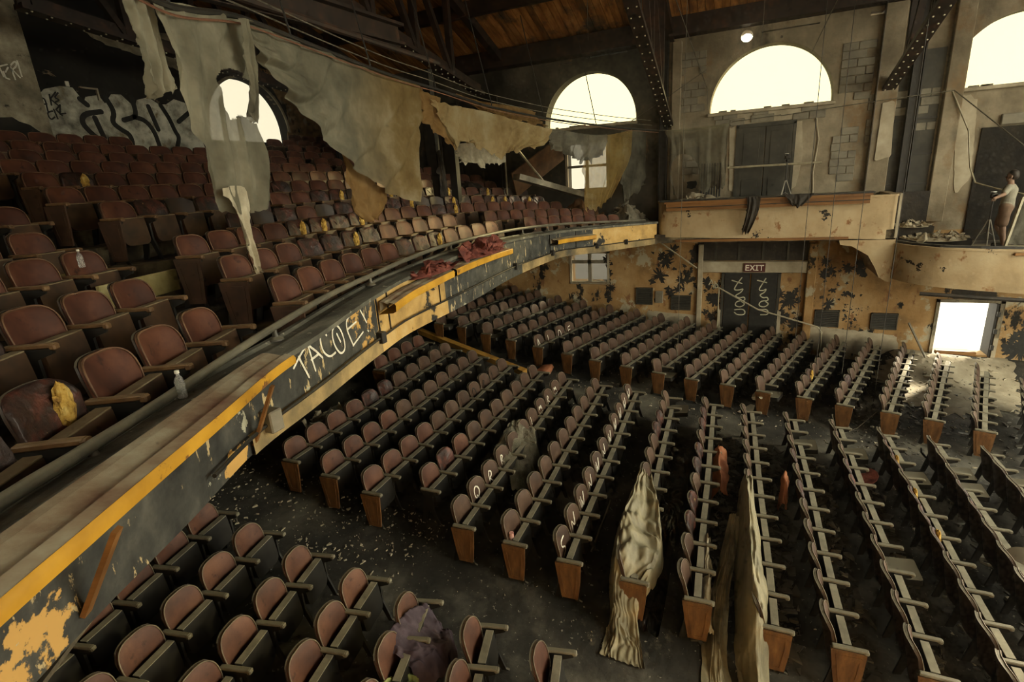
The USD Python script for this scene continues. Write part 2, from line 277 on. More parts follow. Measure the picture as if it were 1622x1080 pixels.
MSHEET = mat_cloth('clear_sheet', (.12, .118, .085), (.22, .21, .155), (.40, .38, .29), .35, .3, 3.0)

MPANE = usdkit.material(stage, L('sky_dimming_pane'), {'t': ('transparent_bsdf', {'color': (.37, .365, .35)}), 'g': ('glossy_bsdf', {'color': (.8, .8, .8), 'roughness': .25}), 'f': ('fresnel', {'IOR': 1.15}), 'm': ('mix_closure', {})}, [('f.fac', 'm.fac'), ('t.BSDF', 'm.closure1'), ('g.BSDF', 'm.closure2')], surface='m.closure')  # clear tint that darkens the sky behind it, no frosting

MHAZE = usdkit.material(stage, L('haze'), {'v': ('principled_volume', {'color': (.95, .93, .85), 'density': .0015, 'anisotropy': .93})}, [], volume='v.volume')

MWUD = mat_noise('sooty_plaster', [(0.3, (.018, .016, .012)), (.5, (.05, .044, .032)), (.7, (.11, .095, .068))], .8, 7, .85, .4, 12, .02, extra=[(1.1, .60, .70, (.20, .13, .06), 7, (1, 1, .7))])
MPANEY = usdkit.material(stage, L('cream_dimming_pane'), {'t': ('transparent_bsdf', {'color': (.49, .475, .385)}), 'g': ('glossy_bsdf', {'color': (.8, .8, .8), 'roughness': .25}), 'f': ('fresnel', {'IOR': 1.15}), 'm': ('mix_closure', {})}, [('f.fac', 'm.fac'), ('t.BSDF', 'm.closure1'), ('g.BSDF', 'm.closure2')], surface='m.closure')  # clear cream tint that darkens the sky behind it, no dust
TACOE= [[(3.301, 3.514, 4.727), (3.179, 3.472, 4.676), (3.071, 3.436, 4.622)], [(3.175, 3.471, 4.683), (3.23, 3.49, 4.568), (3.283, 3.508, 4.455)], [(3.36, 3.534, 4.725), (3.385, 3.542, 4.595), (3.412, 3.551, 4.466)], [(3.371, 3.537, 4.722), (3.486, 3.577, 4.627), (3.582, 3.61, 4.53)], [(3.374, 3.538, 4.586), (3.524, 3.59, 4.589)], [(3.733, 3.661, 4.705), (3.689, 3.646, 4.751), (3.607, 3.618, 4.738), (3.587, 3.611, 4.649), (3.632, 3.626, 4.551), (3.733, 3.661, 4.482), (3.854, 3.702, 4.486)], [(3.954, 3.735, 4.747), (3.852, 3.701, 4.714), (3.848, 3.7, 4.589), (3.913, 3.722, 4.479), (3.986, 3.746, 4.426), (4.085, 3.779, 4.448), (4.088, 3.78, 4.566), (4.038, 3.763, 4.686), (3.954, 3.735, 4.747)], [(3.948, 3.733, 4.652), (4.003, 3.752, 4.552)], [(4.358, 3.866, 4.758), (4.202, 3.817, 4.722), (4.19, 3.813, 4.62), (4.235, 3.828, 4.52), (4.282, 3.842, 4.417)], [(4.207, 3.819, 4.622), (4.435, 3.89, 4.642)], [(4.276, 3.84, 4.42), (4.571, 3.931, 4.483)], [(4.581, 3.934, 4.736), (4.647, 3.953, 4.644), (4.697, 3.967, 4.561)], [(4.702, 3.969, 4.463), (4.716, 3.972, 4.45)]]
SILVER= [(8.33, 8.73), (8.52, 8.92), (8.88, 9.03), (9.15, 9.03), (9.27, 8.82), (9.33, 8.65), (9.43, 8.84), (9.73, 8.91), (9.86, 8.7), (10.09, 8.97), (10.33, 8.99), (10.56, 8.76), (10.67, 8.74), (10.76, 8.9), (11.09, 9.0), (11.36, 8.84), (11.6, 8.86), (11.88, 9.03), (12.2, 8.96), (12.41, 8.19), (12.6, 7.52), (12.54, 7.28), (8.11, 7.43), (8.35, 7.83)]
STROKES= [[(9.26, 8.79), (9.4, 8.66)], [(9.7, 8.52), (9.27, 8.44), (9.14, 8.23), (9.29, 7.98), (9.53, 7.75), (9.44, 7.49)], [(9.5, 8.35), (9.6, 7.86)], [(9.91, 8.89), (10.05, 8.53), (9.9, 8.28), (10.09, 8.1), (10.34, 7.96), (10.28, 7.51)], [(10.61, 8.97), (10.63, 8.57), (10.56, 8.45), (10.24, 8.35)], [(10.56, 8.45), (10.84, 8.39), (11.03, 8.11), (11.08, 7.7)], [(11.03, 8.77), (11.16, 8.16)], [(11.41, 8.84), (11.59, 8.48), (11.68, 8.11), (11.77, 7.98), (11.6, 7.63)], [(12.28, 8.71), (11.86, 8.42)], [(9.86, 7.54), (9.96, 7.74), (10.0, 7.55)], [(10.77, 7.31), (11.0, 7.48), (11.08, 7.61)], [(11.35, 7.41), (11.6, 7.63), (11.76, 7.46)]]
TAGS= [[(8.34, 8.39), (8.34, 8.69), (8.47, 8.74), (8.45, 8.43)], [(8.34, 8.56), (8.47, 8.6)], [(8.59, 8.82), (8.57, 8.58)], [(8.74, 8.89), (8.58, 8.72), (8.71, 8.59)], [(8.79, 8.88), (8.67, 8.76), (8.79, 8.72), (8.68, 8.66)], [(8.55, 8.44), (8.41, 8.39), (8.46, 8.22), (8.56, 8.3)], [(8.59, 8.48), (8.62, 8.27)], [(8.76, 8.6), (8.64, 8.48), (8.74, 8.35)], [(8.76, 8.6), (8.7, 8.38), (8.83, 8.41)]]
TERR= [[(7.25, 9.13), (7.28, 8.92)], [(7.26, 9.12), (7.41, 9.18)], [(7.3, 9.02), (7.31, 8.9), (7.37, 8.88)], [(7.41, 9.12), (7.34, 9.02)], [(7.46, 9.16), (7.48, 8.89)], [(7.46, 9.16), (7.59, 9.29), (7.59, 9.18), (7.46, 9.07)], [(7.5, 9.06), (7.58, 8.94)], [(7.62, 9.28), (7.62, 8.97)]]
DOORG= [[(0.31, 2.48), (0.01, 2.38)], [(0.02, 2.57), (0.18, 2.32), (0.24, 2.16), (0.07, 2.16), (-0.05, 2.22), (0.02, 2.08), (0.21, 1.97), (0.06, 1.89), (-0.09, 1.95), (-0.12, 1.81), (0.13, 1.8), (0.19, 1.64), (0.01, 1.59), (-0.13, 1.7), (-0.02, 1.78)], [(0.18, 1.5), (-0.11, 1.54), (-0.15, 1.34), (0.1, 1.33), (0.18, 1.41)], [(-0.44, 2.49), (-0.71, 2.42)], [(-0.68, 2.55), (-0.57, 2.33), (-0.49, 2.17), (-0.63, 2.15), (-0.72, 2.23), (-0.68, 2.1), (-0.52, 2.01), (-0.65, 1.91), (-0.76, 1.96), (-0.81, 1.83), (-0.58, 1.82), (-0.52, 1.66), (-0.69, 1.61), (-0.83, 1.72), (-0.73, 1.8)], [(-0.53, 1.52), (-0.79, 1.56), (-0.84, 1.37), (-0.61, 1.36)]]
ABC= [[(1.01, 2.31), (0.94, 2.48), (0.85, 2.2)], [(0.83, 2.42), (0.82, 2.18), (0.7, 2.26), (0.81, 2.37)], [(0.66, 2.48), (0.6, 2.21)], [(0.59, 2.15), (0.45, 2.21), (0.68, 2.43)]]
SHEETS={'A1':[[(2.22,3.21,7.11),(2.36,3.28,7.15),(2.51,3.36,7.19)],[(2.25,3.22,6.92),(2.39,3.30,6.96),(2.51,3.36,7.00)],[(2.27,3.23,6.73),(2.39,3.30,6.76),(2.51,3.36,6.81)],[(2.32,3.26,6.62),(2.37,3.29,6.64),(2.52,3.36,6.70)]],
'A2':[[(2.42,3.26,7.16),(2.73,3.42,7.24),(3.12,3.60,7.32),(3.57,3.79,7.40)],[(2.49,3.29,6.99),(2.80,3.45,7.06),(3.17,3.62,7.12),(3.57,3.79,7.17)],[(2.55,3.32,6.78),(2.85,3.47,6.82),(3.17,3.62,6.88),(3.56,3.79,6.93)],[(2.59,3.35,6.56),(2.85,3.48,6.55),(3.16,3.62,6.57),(3.50,3.77,6.58)],[(2.66,3.38,6.31),(2.90,3.50,6.25),(3.22,3.64,6.25),(3.57,3.79,6.27)],[(2.73,3.42,5.94),(2.95,3.52,5.91),(3.18,3.63,5.91),(3.47,3.75,5.91)]],
'A3':[[(2.73,3.39,6.09),(2.97,3.51,6.11),(3.10,3.57,6.07)],[(2.80,3.43,5.97),(2.95,3.50,5.94),(3.08,3.56,5.91)],[(2.89,3.47,5.80),(2.99,3.52,5.74),(3.06,3.55,5.83)],[(2.99,3.52,5.61),(3.03,3.54,5.58),(3.06,3.55,5.60)],[(3.00,3.52,5.49),(3.01,3.53,5.47),(3.04,3.54,5.48)]],
'TW':[[(3.36,3.60,7.32),(3.44,3.63,7.34),(3.50,3.66,7.35)],[(3.34,3.59,7.14),(3.44,3.63,7.14),(3.50,3.66,7.11)],[(3.33,3.58,6.96),(3.41,3.62,6.94),(3.50,3.66,6.95)],[(3.33,3.58,6.83),(3.38,3.61,6.81),(3.46,3.64,6.83)],[(3.22,3.54,6.61),(3.26,3.55,6.59),(3.34,3.59,6.60)]],
'B':[[(3.57,3.79,7.40),(4.05,3.98,7.44),(4.64,4.18,7.48),(5.33,4.37,7.52),(6.47,4.61,7.55),(7.73,4.77,7.53)],[(3.59,3.80,7.35),(4.04,3.98,7.30),(4.67,4.19,7.22),(5.37,4.38,7.14),(6.41,4.60,7.05),(7.60,4.76,6.96)],[(3.62,3.81,7.31),(4.03,3.97,7.16),(4.69,4.19,6.94),(5.40,4.39,6.75),(6.34,4.59,6.54),(7.46,4.75,6.40)],[(3.64,3.82,7.27),(4.03,3.97,7.01),(4.72,4.20,6.65),(5.44,4.40,6.32),(6.28,4.58,6.00),(7.32,4.73,5.80)]],
'B2':[[(5.27,4.51,6.59),(5.82,4.64,6.28),(6.51,4.77,6.02)],[(5.40,4.55,6.27),(5.83,4.65,6.04),(6.43,4.76,5.85)],[(5.48,4.57,5.97),(5.88,4.66,5.79),(6.27,4.73,5.73)],[(5.80,4.64,5.65),(5.97,4.67,5.61),(6.13,4.71,5.64)]],
'C1':[[(7.78,4.83,7.52),(8.10,4.85,7.47),(8.53,4.87,7.45)],[(7.79,4.83,7.23),(8.21,4.85,7.17),(8.59,4.87,7.11)],[(7.82,4.83,7.00),(8.40,4.86,6.84),(8.91,4.88,6.62)]],
'C2':[[(7.99,4.79,7.37),(8.99,4.83,7.36),(10.20,4.78,7.35),(11.49,4.64,7.26),(12.82,4.38,7.16)],[(8.21,4.80,7.22),(9.20,4.82,7.20),(10.43,4.77,7.17),(11.60,4.62,7.07),(12.73,4.40,7.00)],[(8.45,4.82,6.99),(9.31,4.82,6.91),(10.58,4.75,6.93),(11.44,4.65,6.87),(12.55,4.44,6.84)],[(8.87,4.83,6.63),(9.53,4.82,6.74),(10.52,4.76,6.56),(11.06,4.70,6.63),(12.11,4.53,6.75)]],
'C3':[[(11.57,6.35,6.94),(12.31,6.22,7.00),(13.42,5.98,7.07)],[(11.58,6.34,6.71),(12.38,6.21,6.74),(13.51,5.96,6.74)],[(11.70,6.33,6.55),(12.57,6.17,6.48),(13.48,5.96,6.50)]],
'C4':[[(10.83,5.83,7.89),(11.97,5.67,7.81),(12.98,5.47,7.80),(14.00,5.20,7.71)],[(11.12,5.80,7.79),(12.16,5.64,7.68),(13.09,5.45,7.60),(14.04,5.18,7.55)],[(11.66,5.73,7.65),(12.44,5.59,7.56),(13.20,5.42,7.49),(14.56,5.02,7.38)]],
'C5':[[(12.98,4.54,7.20),(13.85,4.30,7.15),(14.78,3.98,7.09),(15.50,3.69,7.11)],[(12.91,4.56,6.98),(13.78,4.33,6.88),(14.69,4.02,6.75),(15.44,3.71,6.85)],[(13.06,4.52,6.81),(13.81,4.31,6.57),(14.57,4.06,6.42),(15.31,3.77,6.65)]],
'C6':[[(15.40,4.38,7.17),(16.00,4.12,7.13),(16.69,3.78,7.18),(17.48,3.37,7.31)],[(15.43,4.37,6.53),(15.98,4.13,6.49),(16.68,3.78,6.50),(17.37,3.42,6.58)],[(15.45,4.36,5.84),(15.96,4.14,5.77),(16.52,3.87,5.82),(17.02,3.61,5.94)],[(15.54,4.32,5.15),(15.92,4.16,5.08),(16.29,3.98,5.20),(16.56,3.84,5.37)]],
'C7':[[(17.33,3.67,7.28),(17.96,3.34,7.32),(18.77,2.92,7.36)],[(17.33,3.67,6.60),(17.97,3.34,6.68),(18.72,2.95,6.66)],[(17.30,3.69,5.94),(17.83,3.41,6.07),(18.68,2.97,5.91)],[(17.46,3.60,5.19),(17.74,3.46,5.29),(18.62,3.00,5.77)]],
'BN':[[(16.90,2.27,7.16),(16.90,1.76,7.14),(16.90,1.16,7.15),(16.90,0.60,7.18)],[(16.90,2.19,6.65),(16.90,1.75,6.61),(16.90,1.14,6.65),(16.90,0.61,6.63)],[(16.90,2.14,6.03),(16.90,1.73,5.91),(16.90,1.12,5.99),(16.90,0.61,6.06)],[(16.90,2.05,5.30),(16.90,1.66,5.31),(16.90,1.13,5.43),(16.90,0.62,5.49)]],}
# ================================================================== the house: floor
D = 18.4                                   # inner face of the far side wall
def floor_z(x, y):
    x = np.asarray(x, float); y = np.asarray(y, float)
    yy = np.maximum(y, -9.0)
    z = .275 + .1005 * yy + .00431 * yy * yy
    ramp = np.clip((x - 16.6) / 1.8, 0, 1) * np.clip((-3.6 - y) / .8, 0, 1)
    return z + .5 * ramp * ramp * (3 - 2 * ramp)
rng = np.random.default_rng(7)
gx, gy = np.meshgrid(np.linspace(-2.5, 18.6, 150), np.linspace(-10, 13.2, 160), indexing='ij')
P = np.stack([gx, gy, floor_z(gx, gy)], -1)
P[..., 2] += .03 * (meshkit.fbm(P * 1.7, 4, 3) - .5)
obj('floor', grid_mesh(P), MFLOOR, kind='structure', smooth=True)
obj('ground', box2(-110, 130, -110, 110, -.9, -.55), MGROUND, kind='structure'); obj('pavement', box2(18.7, 130, -90, 90, -.5, .2), MGROUND, kind='structure')

# ================================================================== far side wall with its openings
def arch(yc, r, z0, zs):
    pts = [(yc - r, z0)] + [(yc + r * math.cos(t), zs + r * math.sin(t)) for t in np.linspace(math.pi, 0, 40)] + [(yc + r, z0)]
    return Polygon(pts)
def ragged(poly, a, seed, step=.12):
    r = np.random.default_rng(seed); ring = poly.exterior; n = max(12, int(ring.length / step))
    q = [ring.interpolate(i / n, normalized=True) for i in range(n)]; c = poly.centroid
    pts = []
    for p in q:
        k = 1 + a * (r.random() - .5); pts.append((c.x + (p.x - c.x) * k, c.y + (p.y - c.y) * k))
    return Polygon(pts).buffer(0)
wall = sbox(-10.0, -.6, 16.5, 13.6)
LUN = [arch(4.98, 1.55, 7.62, 7.72), arch(-.42, 1.63, 7.58, 7.68), arch(-6.20, 1.63, 7.54, 7.62)]
holes = LUN + [sbox(4.42, 5.77, 2.36, 3.42) if False else Polygon([(4.42, 2.36), (5.77, 2.36), (5.77, 3.42), (4.42, 3.42)])]
P4 = lambda y0, y1, z0, z1: Polygon([(y0, z0), (y1, z0), (y1, z1), (y0, z1)])
holes += [P4(4.40, 5.80, 5.62, 7.10), P4(-6.62, -5.26, .36, 1.90)]
holes += [Point(.28, 9.58).buffer(.16), P4(-1.55, -.1, 9.60, 9.635), P4(3.7, 4.9, 9.66, 9.70), P4(4.95, 5.05, 9.66, 9.72), P4(-3.02, -2.72, 9.60, 9.68), P4(5.5, 5.75, 9.60, 9.63), Point(-.62, 9.42).buffer(.035)]
wp = Polygon([(-10, -.6), (16.5, -.6), (16.5, 13.6), (-10, 13.6)]).difference(unary_union(holes))
wall_up = wp.intersection(P4(-10, 16.5, 3.95, 13.6)); wall_lo = wp.intersection(P4(-10, 16.5, -.6, 3.95))
wf = thing('wall_far', kind='structure')
obj('upper_wall', ext_yz(wall_up.intersection(P4(-10, 2.45, 0, 14)), D, .5), MWU, wf); obj('upper_wall', ext_yz(wall_up.intersection(P4(2.45, 16.5, 0, 14)), D, .5), MWUD, wf)
obj('lower_wall', ext_yz(wall_lo, D, .5), MW, wf)
# exposed concrete blocks where the plaster has gone
def blocks(y0, y1, z0, z1, seed, w=.42, h=.21, keep=.8):
    r = np.random.default_rng(seed); k = 0
    z = z0
    while z < z1 - .02:
        y = y0 - (k % 2) * w / 2; k += 1
        while y < y1:
            a, b = max(y, y0), min(y + w, y1)
            if b - a > .08 and r.random() < keep:
                obj('block', cbox(D - .012 - .012 * r.random(), (a + b) / 2, z + h / 2, .05, b - a - .015, h - .015, .01), MGREYB, wf)
            y += w
        z += h
blocks(1.35, 2.35, 7.7, 9.4, 1); blocks(-2.95, -2.15, 7.55, 9.0, 2, keep=.75); blocks(-2.75, -2.1, 5.4, 6.8, 3, keep=.7); blocks(1.45, 1.95, 5.65, 6.6, 4, keep=.9); blocks(-4.5, -3.0 - 1.5 + 1.6, 6.4, 7.5, 5, keep=.45); blocks(-1.9, 1.1, 7.18, 7.58, 6, keep=.6)
obj('broken_hole', ext_yz(ragged(P4(1.52, 1.81, 5.43, 5.66), .3, 3, .06), D - .035, .04), MPAINTK, wf)
# pale scaling plaster sheets left on the wall
def patch(name, pts, t=.02, m=None, seed=0, parent=None, x=D):
    return obj(name, ext_yz(ragged(Polygon(pts), .10, seed, .1), x - t, t), m or MPALE, parent)
patch('plaster_scale', [(.36, 7.18), (.62, 7.15), (.55, 5.3), (.3, 5.2), (.30, 6.3)], .025, seed=1, parent=wf)
patch('plaster_scale', [(-1.15, 7.18), (-1.32, 7.15), (-1.42, 6.2), (-1.3, 5.3), (-1.14, 5.25)], .025, seed=2, parent=wf)
patch('plaster_scale', [(-1.3, 7.22), (.62, 7.22), (.62, 7.5), (-1.3, 7.5)], .02, seed=3, parent=wf)
patch('plaster_scale', [(-4.95, 7.4), (-5.3, 7.3), (-5.45, 5.3), (-5.15, 4.9), (-4.98, 6.2)], .02, seed=4, parent=wf)
# peeled lower wall: soot blotches and pale band under the panels
def blot(y0, y1, z0, z1, seed, m, n=26, r0=.05, r1=.22, t=.008):
    r = np.random.default_rng(seed); g = []
    for _ in range(n):
        a, b = r.random(2); a = .5 + (a - .5) * .98; g.append(ragged(Point(y0 + a * (y1 - y0), z0 + b * (z1 - z0)).buffer(r0 + (r1 - r0) * r.random() ** 3, quad_segs=6), 1.3, int(r.integers(1e6)), .028))
    return obj('soot_patch', ext_yz(unary_union(g), D - t, t), m, wf)
blot(1.35, 2.9, 1.5, 3.5, 11, MPAINTK, 42); blot(-3.4, -2.2, 1.75, 3.2, 12, MPAINTK, 30, .03, .16); blot(.6, 1.15, 1.3, 2.5, 13, MPAINTK, 26, .04, .17); blot(-1.7, -1.1, 1.0, 2.4, 14, MPAINTK, 26, .03, .2); blot(-3.4, -2.9, .9, 1.75, 15, MPAINTK, 40, .01, .05)
blot(4.2, 4.45, 1.7, 3.4, 16, MPAINTK, 16, .04, .15); blot(-7.9, -6.85, .5, 1.6, 17, MPAINTK, 18, .1, .3); blot(-1.4, -2.5, 4.0, 4.2, 18, MPAINTK, 3)
patch('plaster_scale', [(3.0, .5), (1.3, .6), (1.3, 1.25), (2.1, 1.3), (3.0, 1.35)], .02, seed=8, parent=wf)
patch('plaster_scale', [(-2.0, .3), (-4.6, .1), (-4.3, .85), (-2.0, 1.05)], .02, seed=9, parent=wf)
# pilasters, wall plate, cornice on the far wall
obj('wall_plate', box2(D - .55, D + .02, 2.9, 9.5, 9.72, 10.25), MSTEEL, kind='structure')
obj('wall_plate', box2(D - .45, D + .02, -10, 2.4, 9.80, 10.3), MSTEEL, kind='structure')
for y0, y1 in ((2.05, 2.32), (-3.52, -3.02), (-4.95, -4.55)):
    obj('trim_pilaster', cbox(D - .09, (y0 + y1) / 2, 7.0 if y0 < 0 else 6.9, .22, y1 - y0, 5.6, .02), MWU, kind='structure')
obj('trim_crack', tube([(D - .02, -1.62, 7.5), (D - .02, -1.78, 6.6), (D - .02, -1.72, 5.7), (D - .02, -1.82, 4.4)], .022, 5), MPALE, kind='structure')
# door recess under the box
alc = thing('door_2', kind='structure')
obj('jamb', cbox(D - .06, 1.30, 1.95, .16, .16, 3.4, .02), MPALE, alc); obj('jamb', cbox(D - .09, -1.93, 1.95, .22, .24, 3.4, .02), MW, alc)
obj('lintel', cbox(D - .06, -.3, 2.92, .14, 3.1, .36, .02), MPALE, alc)
obj('transom_panel', box2(D - .04, D, -1.8, 1.22, 3.12, 3.72), MTAR, alc)
for y in (.85, .15, -.55, -1.25): obj('transom_rail', box2(D - .07, D - .03, y - .03, y + .03, 3.12, 3.72), MDOOR, alc)
lf = [obj('door_leaf', cbox(D - .05, y, 1.55, .06, .76, 2.3, .01), MPAINTK, alc) for y in (.16, -.64)]
obj('door_frame', cat(box2(D - .08, D, .55, .63, .3, 2.74), box2(D - .08, D, -1.11, -1.03, .3, 2.74), box2(D - .08, D, -1.11, .63, 2.70, 2.78)), MDOOR, alc)
flat = lambda x: (lambda v: np.stack([x - v[:, 2], v[:, 0], v[:, 1]], 1))
obj('graffiti', strokes_mesh(DOORG, .035, flat(D - .082)), MPAINTG, alc); obj('graffiti', strokes_mesh(ABC, .03, flat(D - .012)), MPAINTG, alc)
for y in (.66, -1.14): obj('peeled_strip', ext_yz(ragged(P4(y - .05, y + .05, .7, 1.5), .2, 5, .06), D - .09, .02), MPALE, alc)
# balcony-level double door in the first box
d1 = thing('door_1', kind='structure')
obj('door_frame', cat(box2(D - .06, D + .0, .34, .42, 4.3, 7.16), box2(D - .06, D, -1.19, -1.11, 4.3, 7.16), box2(D - .06, D, -1.19, .42, 7.1, 7.2)), MDOOR, d1)
for yc in (-.01, -.75):
    lf = obj('door_leaf', cbox(D - .03, yc, 5.7, .05, .72, 2.8, .01), MDOOR, d1)
    for z0, z1 in ((5.95, 6.95), (4.45, 5.6)):
        obj('panel', cbox(D - .062, yc, (z0 + z1) / 2, .02, .44, z1 - z0, .015), MDOOR, d1)
obj('lintel_plate', cbox(D - .03, -.27, 7.33, .05, .62, .2, .01), MGREYB, d1)
# street door
d3 = thing('door_3', kind='structure')
obj('door_frame', cat(box2(D - .05, D + .3, -6.72, -6.62, .2, 1.98), box2(D - .05, D + .3, -5.26, -5.18, .2, 1.98), box2(D - .05, D + .3, -6.72, -5.18, 1.90, 1.99)), MPALE, d3)
obj('door_leaf', cbox(D + .26, -6.585, 1.1, .56, .06, 1.55, .01), MBLACK, d3)
for z in (.62, 1.1, 1.6): obj('hinge', cbox(D - .08, -6.6, z, .08, .07, .14, .01), MBLACK, d3)
e = meshkit.text_mesh('EXIT', .14, .01); e.apply_transform(np.array([[0, 0, -1, D - .01], [-1, 0, 0, -5.72], [0, 1, 0, 2.06], [0, 0, 0, 1.0]])); obj('exit_lettering', e, MPAINTK, d3)
obj('soot_band', ext_yz(ragged(P4(-6.5, -5.5, 2.0, 2.28), .12, 6, .08), D - .006, .006), MTAR, d3)
# lower window
w1 = thing('window_1', kind='structure')
obj('window_frame', cat(box2(D - .03, D + .12, 4.36, 4.44, 2.3, 3.45), box2(D - .03, D + .12, 5.74, 5.82, 2.3, 3.45), box2(D - .05, D + .12, 4.36, 5.82, 2.28, 2.37), box2(D - .03, D + .12, 4.36, 5.82, 3.38, 3.46)), MPALE, w1)
obj('mullion', box2(D + .02, D + .1, 5.02, 5.15, 2.36, 3.4), MMULL, w1); obj('mullion', box2(D + .02, D + .1, 4.42, 5.76, 3.02, 3.14), MMULL, w1)
w2 = thing('window_2', kind='structure')
obj('window_frame', cat(box2(D - .03, D + .1, 4.34, 4.42, 5.56, 7.14), box2(D - .03, D + .1, 5.78, 5.86, 5.56, 7.14), box2(D - .05, D + .1, 4.34, 5.86, 5.54, 5.63), box2(D - .03, D + .1, 4.34, 5.86, 7.08, 7.16)), MPALE, w2)
obj('mullion', box2(D + .02, D + .1, 5.05, 5.15, 5.62, 7.1), MMULL, w2); obj('mullion', box2(D + .02, D + .1, 4.42, 5.78, 6.32, 6.40), MMULL, w2)
# sills and loose bricks of the lunettes
for k, (yc, r, z) in enumerate(((4.98, 1.55, 7.62), (-.42, 1.63, 7.58), (-6.2, 1.63, 7.54))):
    wn = thing(f'window_{k + 3}', kind='structure')
    obj('sill', cbox(D + .2, yc, z - .03, .7, 2 * r + .1, .09, .015), MPALE, wn)
    rr = np.random.default_rng(40 + k)
    for _ in range(5): obj('loose_brick', cbox(D + .1, yc + r * 1.7 * (rr.random() - .5), z + .04, .1, .2 * rr.random() + .08, .06, .01), MGREYB, wn)
# ================================================================== rear wall and pier
wr = thing('wall_back', kind='structure')
rl = Polygon([(-3, -1), (D, -1), (D, 14), (-3, 14)]).difference(arch(14.55, 1.66, 7.95, 8.33))
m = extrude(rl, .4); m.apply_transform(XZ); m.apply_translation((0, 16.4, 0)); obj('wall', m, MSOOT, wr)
flatr = lambda y: (lambda v: np.stack([v[:, 0], y - v[:, 2], v[:, 1]], 1))
sp = Polygon(SILVER).buffer(.02); m = trimesh.creation.extrude_polygon(sp, .012, engine='earcut'); m.vertices = flatr(16.0)(m.vertices); obj('silver_graffiti', m, MPAINTS, wr)
obj('graffiti_outline', strokes_mesh(STROKES, .13, flatr(15.986)), MPAINTK, wr); obj('graffiti_tag', strokes_mesh(TAGS, .035, flatr(15.985)), MPAINTK, wr)
obj('plaster_base', box2(8.2, 13.2, 15.95, 16.0, 6.6, 7.32), MW, wr)
obj('ochre_plaster', cat(ext_xz(ragged(Polygon([(16.0, 7.7), (18.3, 7.7), (18.3, 10.6), (15.4, 10.4), (16.35, 9.0)]), .08, 3, .2), 16.0, .02)), MW, wr)
obj('scaled_plaster', ext_xz(ragged(Polygon([(9.5, 10.6), (12.6, 10.9), (12.9, 9.75), (12.4, 9.85), (11.6, 10.05), (10.2, 10.25)]), .10, 4, .1), 16.0, .015), MPALE2, wr)
obj('arch_trim', tube([(14.55 + 1.69 * math.cos(t), 15.97, 8.33 + 1.69 * math.sin(t)) for t in np.linspace(0, math.pi, 30)], .05, 6), MPALE, wr)
obj('projection_port', cat(box2(9.3, 9.72, 15.93, 16.0, 9.05, 9.09), box2(9.7, 9.74, 15.93, 16.0, 8.80, 9.09)), MPALE, wr); obj('port_opening', box2(9.02, 9.1, 15.97, 16.0, 9.06, 9.18), MPAINTW, wr)
pr_ = thing('wall_left', kind='structure')
obj('pier', box2(2.5, 7.9, 15.0, 16.2, 4, 13.5), MPALE2, pr_)
obj('pier_graffiti', strokes_mesh(TERR, .03, flatr(14.998)), MPAINTW, pr_)
obj('soot_base', ext_xz(ragged(Polygon([(2.6, 6.5), (7.85, 6.5), (7.85, 7.7), (7.2, 8.1), (6, 8.0), (2.6, 8.2)]), .06, 8, .15), 15.0, .012), MSOOT, pr_)
# wall of the rear stalls beneath the balcony
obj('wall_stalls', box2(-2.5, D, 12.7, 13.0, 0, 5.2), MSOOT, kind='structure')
# ================================================================== roof
def deck_z(x): return 10.15 + .34 * ((D - x) if x > 9 else (x + .4))
ce = thing('ceiling', kind='structure')
r = np.random.default_rng(5); y = -9.6; k = 0
while y < 16.4:
    w = .20 + .03 * r.random(); z0, z1 = deck_z(D + .4), deck_z(8.95)
    b = frame_bar((D + .5, y + w / 2, z0 + .02 * r.random()), (8.95, y + w / 2, z1 + .02 * r.random()), w - .012, .05, (0, 0, 1))
    obj('plank', b, MDECK[int(r.choice([0, 0, 1, 2, 2, 3]))], ce); y += w; k += 1
obj('near_roof_slope', frame_bar((9.0, 3.4, 13.4), (-2.5, 3.4, 13.4 - .34 * 11.5), 26, .06), MDECK[1], ce)
obj('light_blocking_lid', cat(frame_bar((D + .6, 3.4, deck_z(D + .6) + .06), (8.9, 3.4, 13.5), 26.4, .04)), MBLACK, ce)  # unseen lid over the planks, added to keep skylight out
for x in (15.6, 12.6, 10.2):
    obj('purlin', box2(x - .1, x + .1, -9.6, 16.2, deck_z(x) - .42, deck_z(x) - .03), MSTEEL, ce)

def truss(y, knee, lab, full=False):
    t = thing('roof_truss', lab, 'roof truss')
    top = lambda x: deck_z(x) - .30
    obj('top_chord', cat(frame_bar((D, y, top(D)), (9, y, top(9)), .22, .26), frame_bar((9, y, top(9)), (-.5, y, top(9) - .34 * 9.5), .22, .26)), MSTEEL, t)
    (xa, za), (xb, zb) = knee
    sl = (zb - za) / (xb - xa)
    zk = lambda x: za + sl * (x - xa)
    xe = xb
    bc = obj('bottom_chord', frame_bar((xa, y, za), (xe, y, zk(xe)), .30, .10), MSTEEL, t)
    obj('chord_web', frame_bar((xa, y, za + .14), (xe, y, zk(xe) + .14), .06, .24), MSTEEL, bc)
    n = int(abs(xa - xe) / .33); rv = []
    for i in range(n):
        x = xa + (xe - xa) * (i + .5) / n
        for dy in (-.09, .09):
            s = trimesh.creation.icosphere(0, .022); s.apply_translation((x, y + dy, zk(x) - .055)); rv.append(s)
    obj('rivets', cat(rv), MRIVET, bc, kind='stuff')
    xs = np.arange(xe + .3, xa - .6, 1.75)[::-1]
    for i, x in enumerate(xs):
        obj('web_vertical', frame_bar((x, y, zk(x)), (x, y, top(x)), .16, .16, (1, 0, 0)), MSTEEL, t)
        if i + 1 < len(xs): obj('web_diagonal', frame_bar((x, y, zk(x)), (xs[i + 1], y, top(xs[i + 1])), .14, .14), MSTEEL, t)
    return t
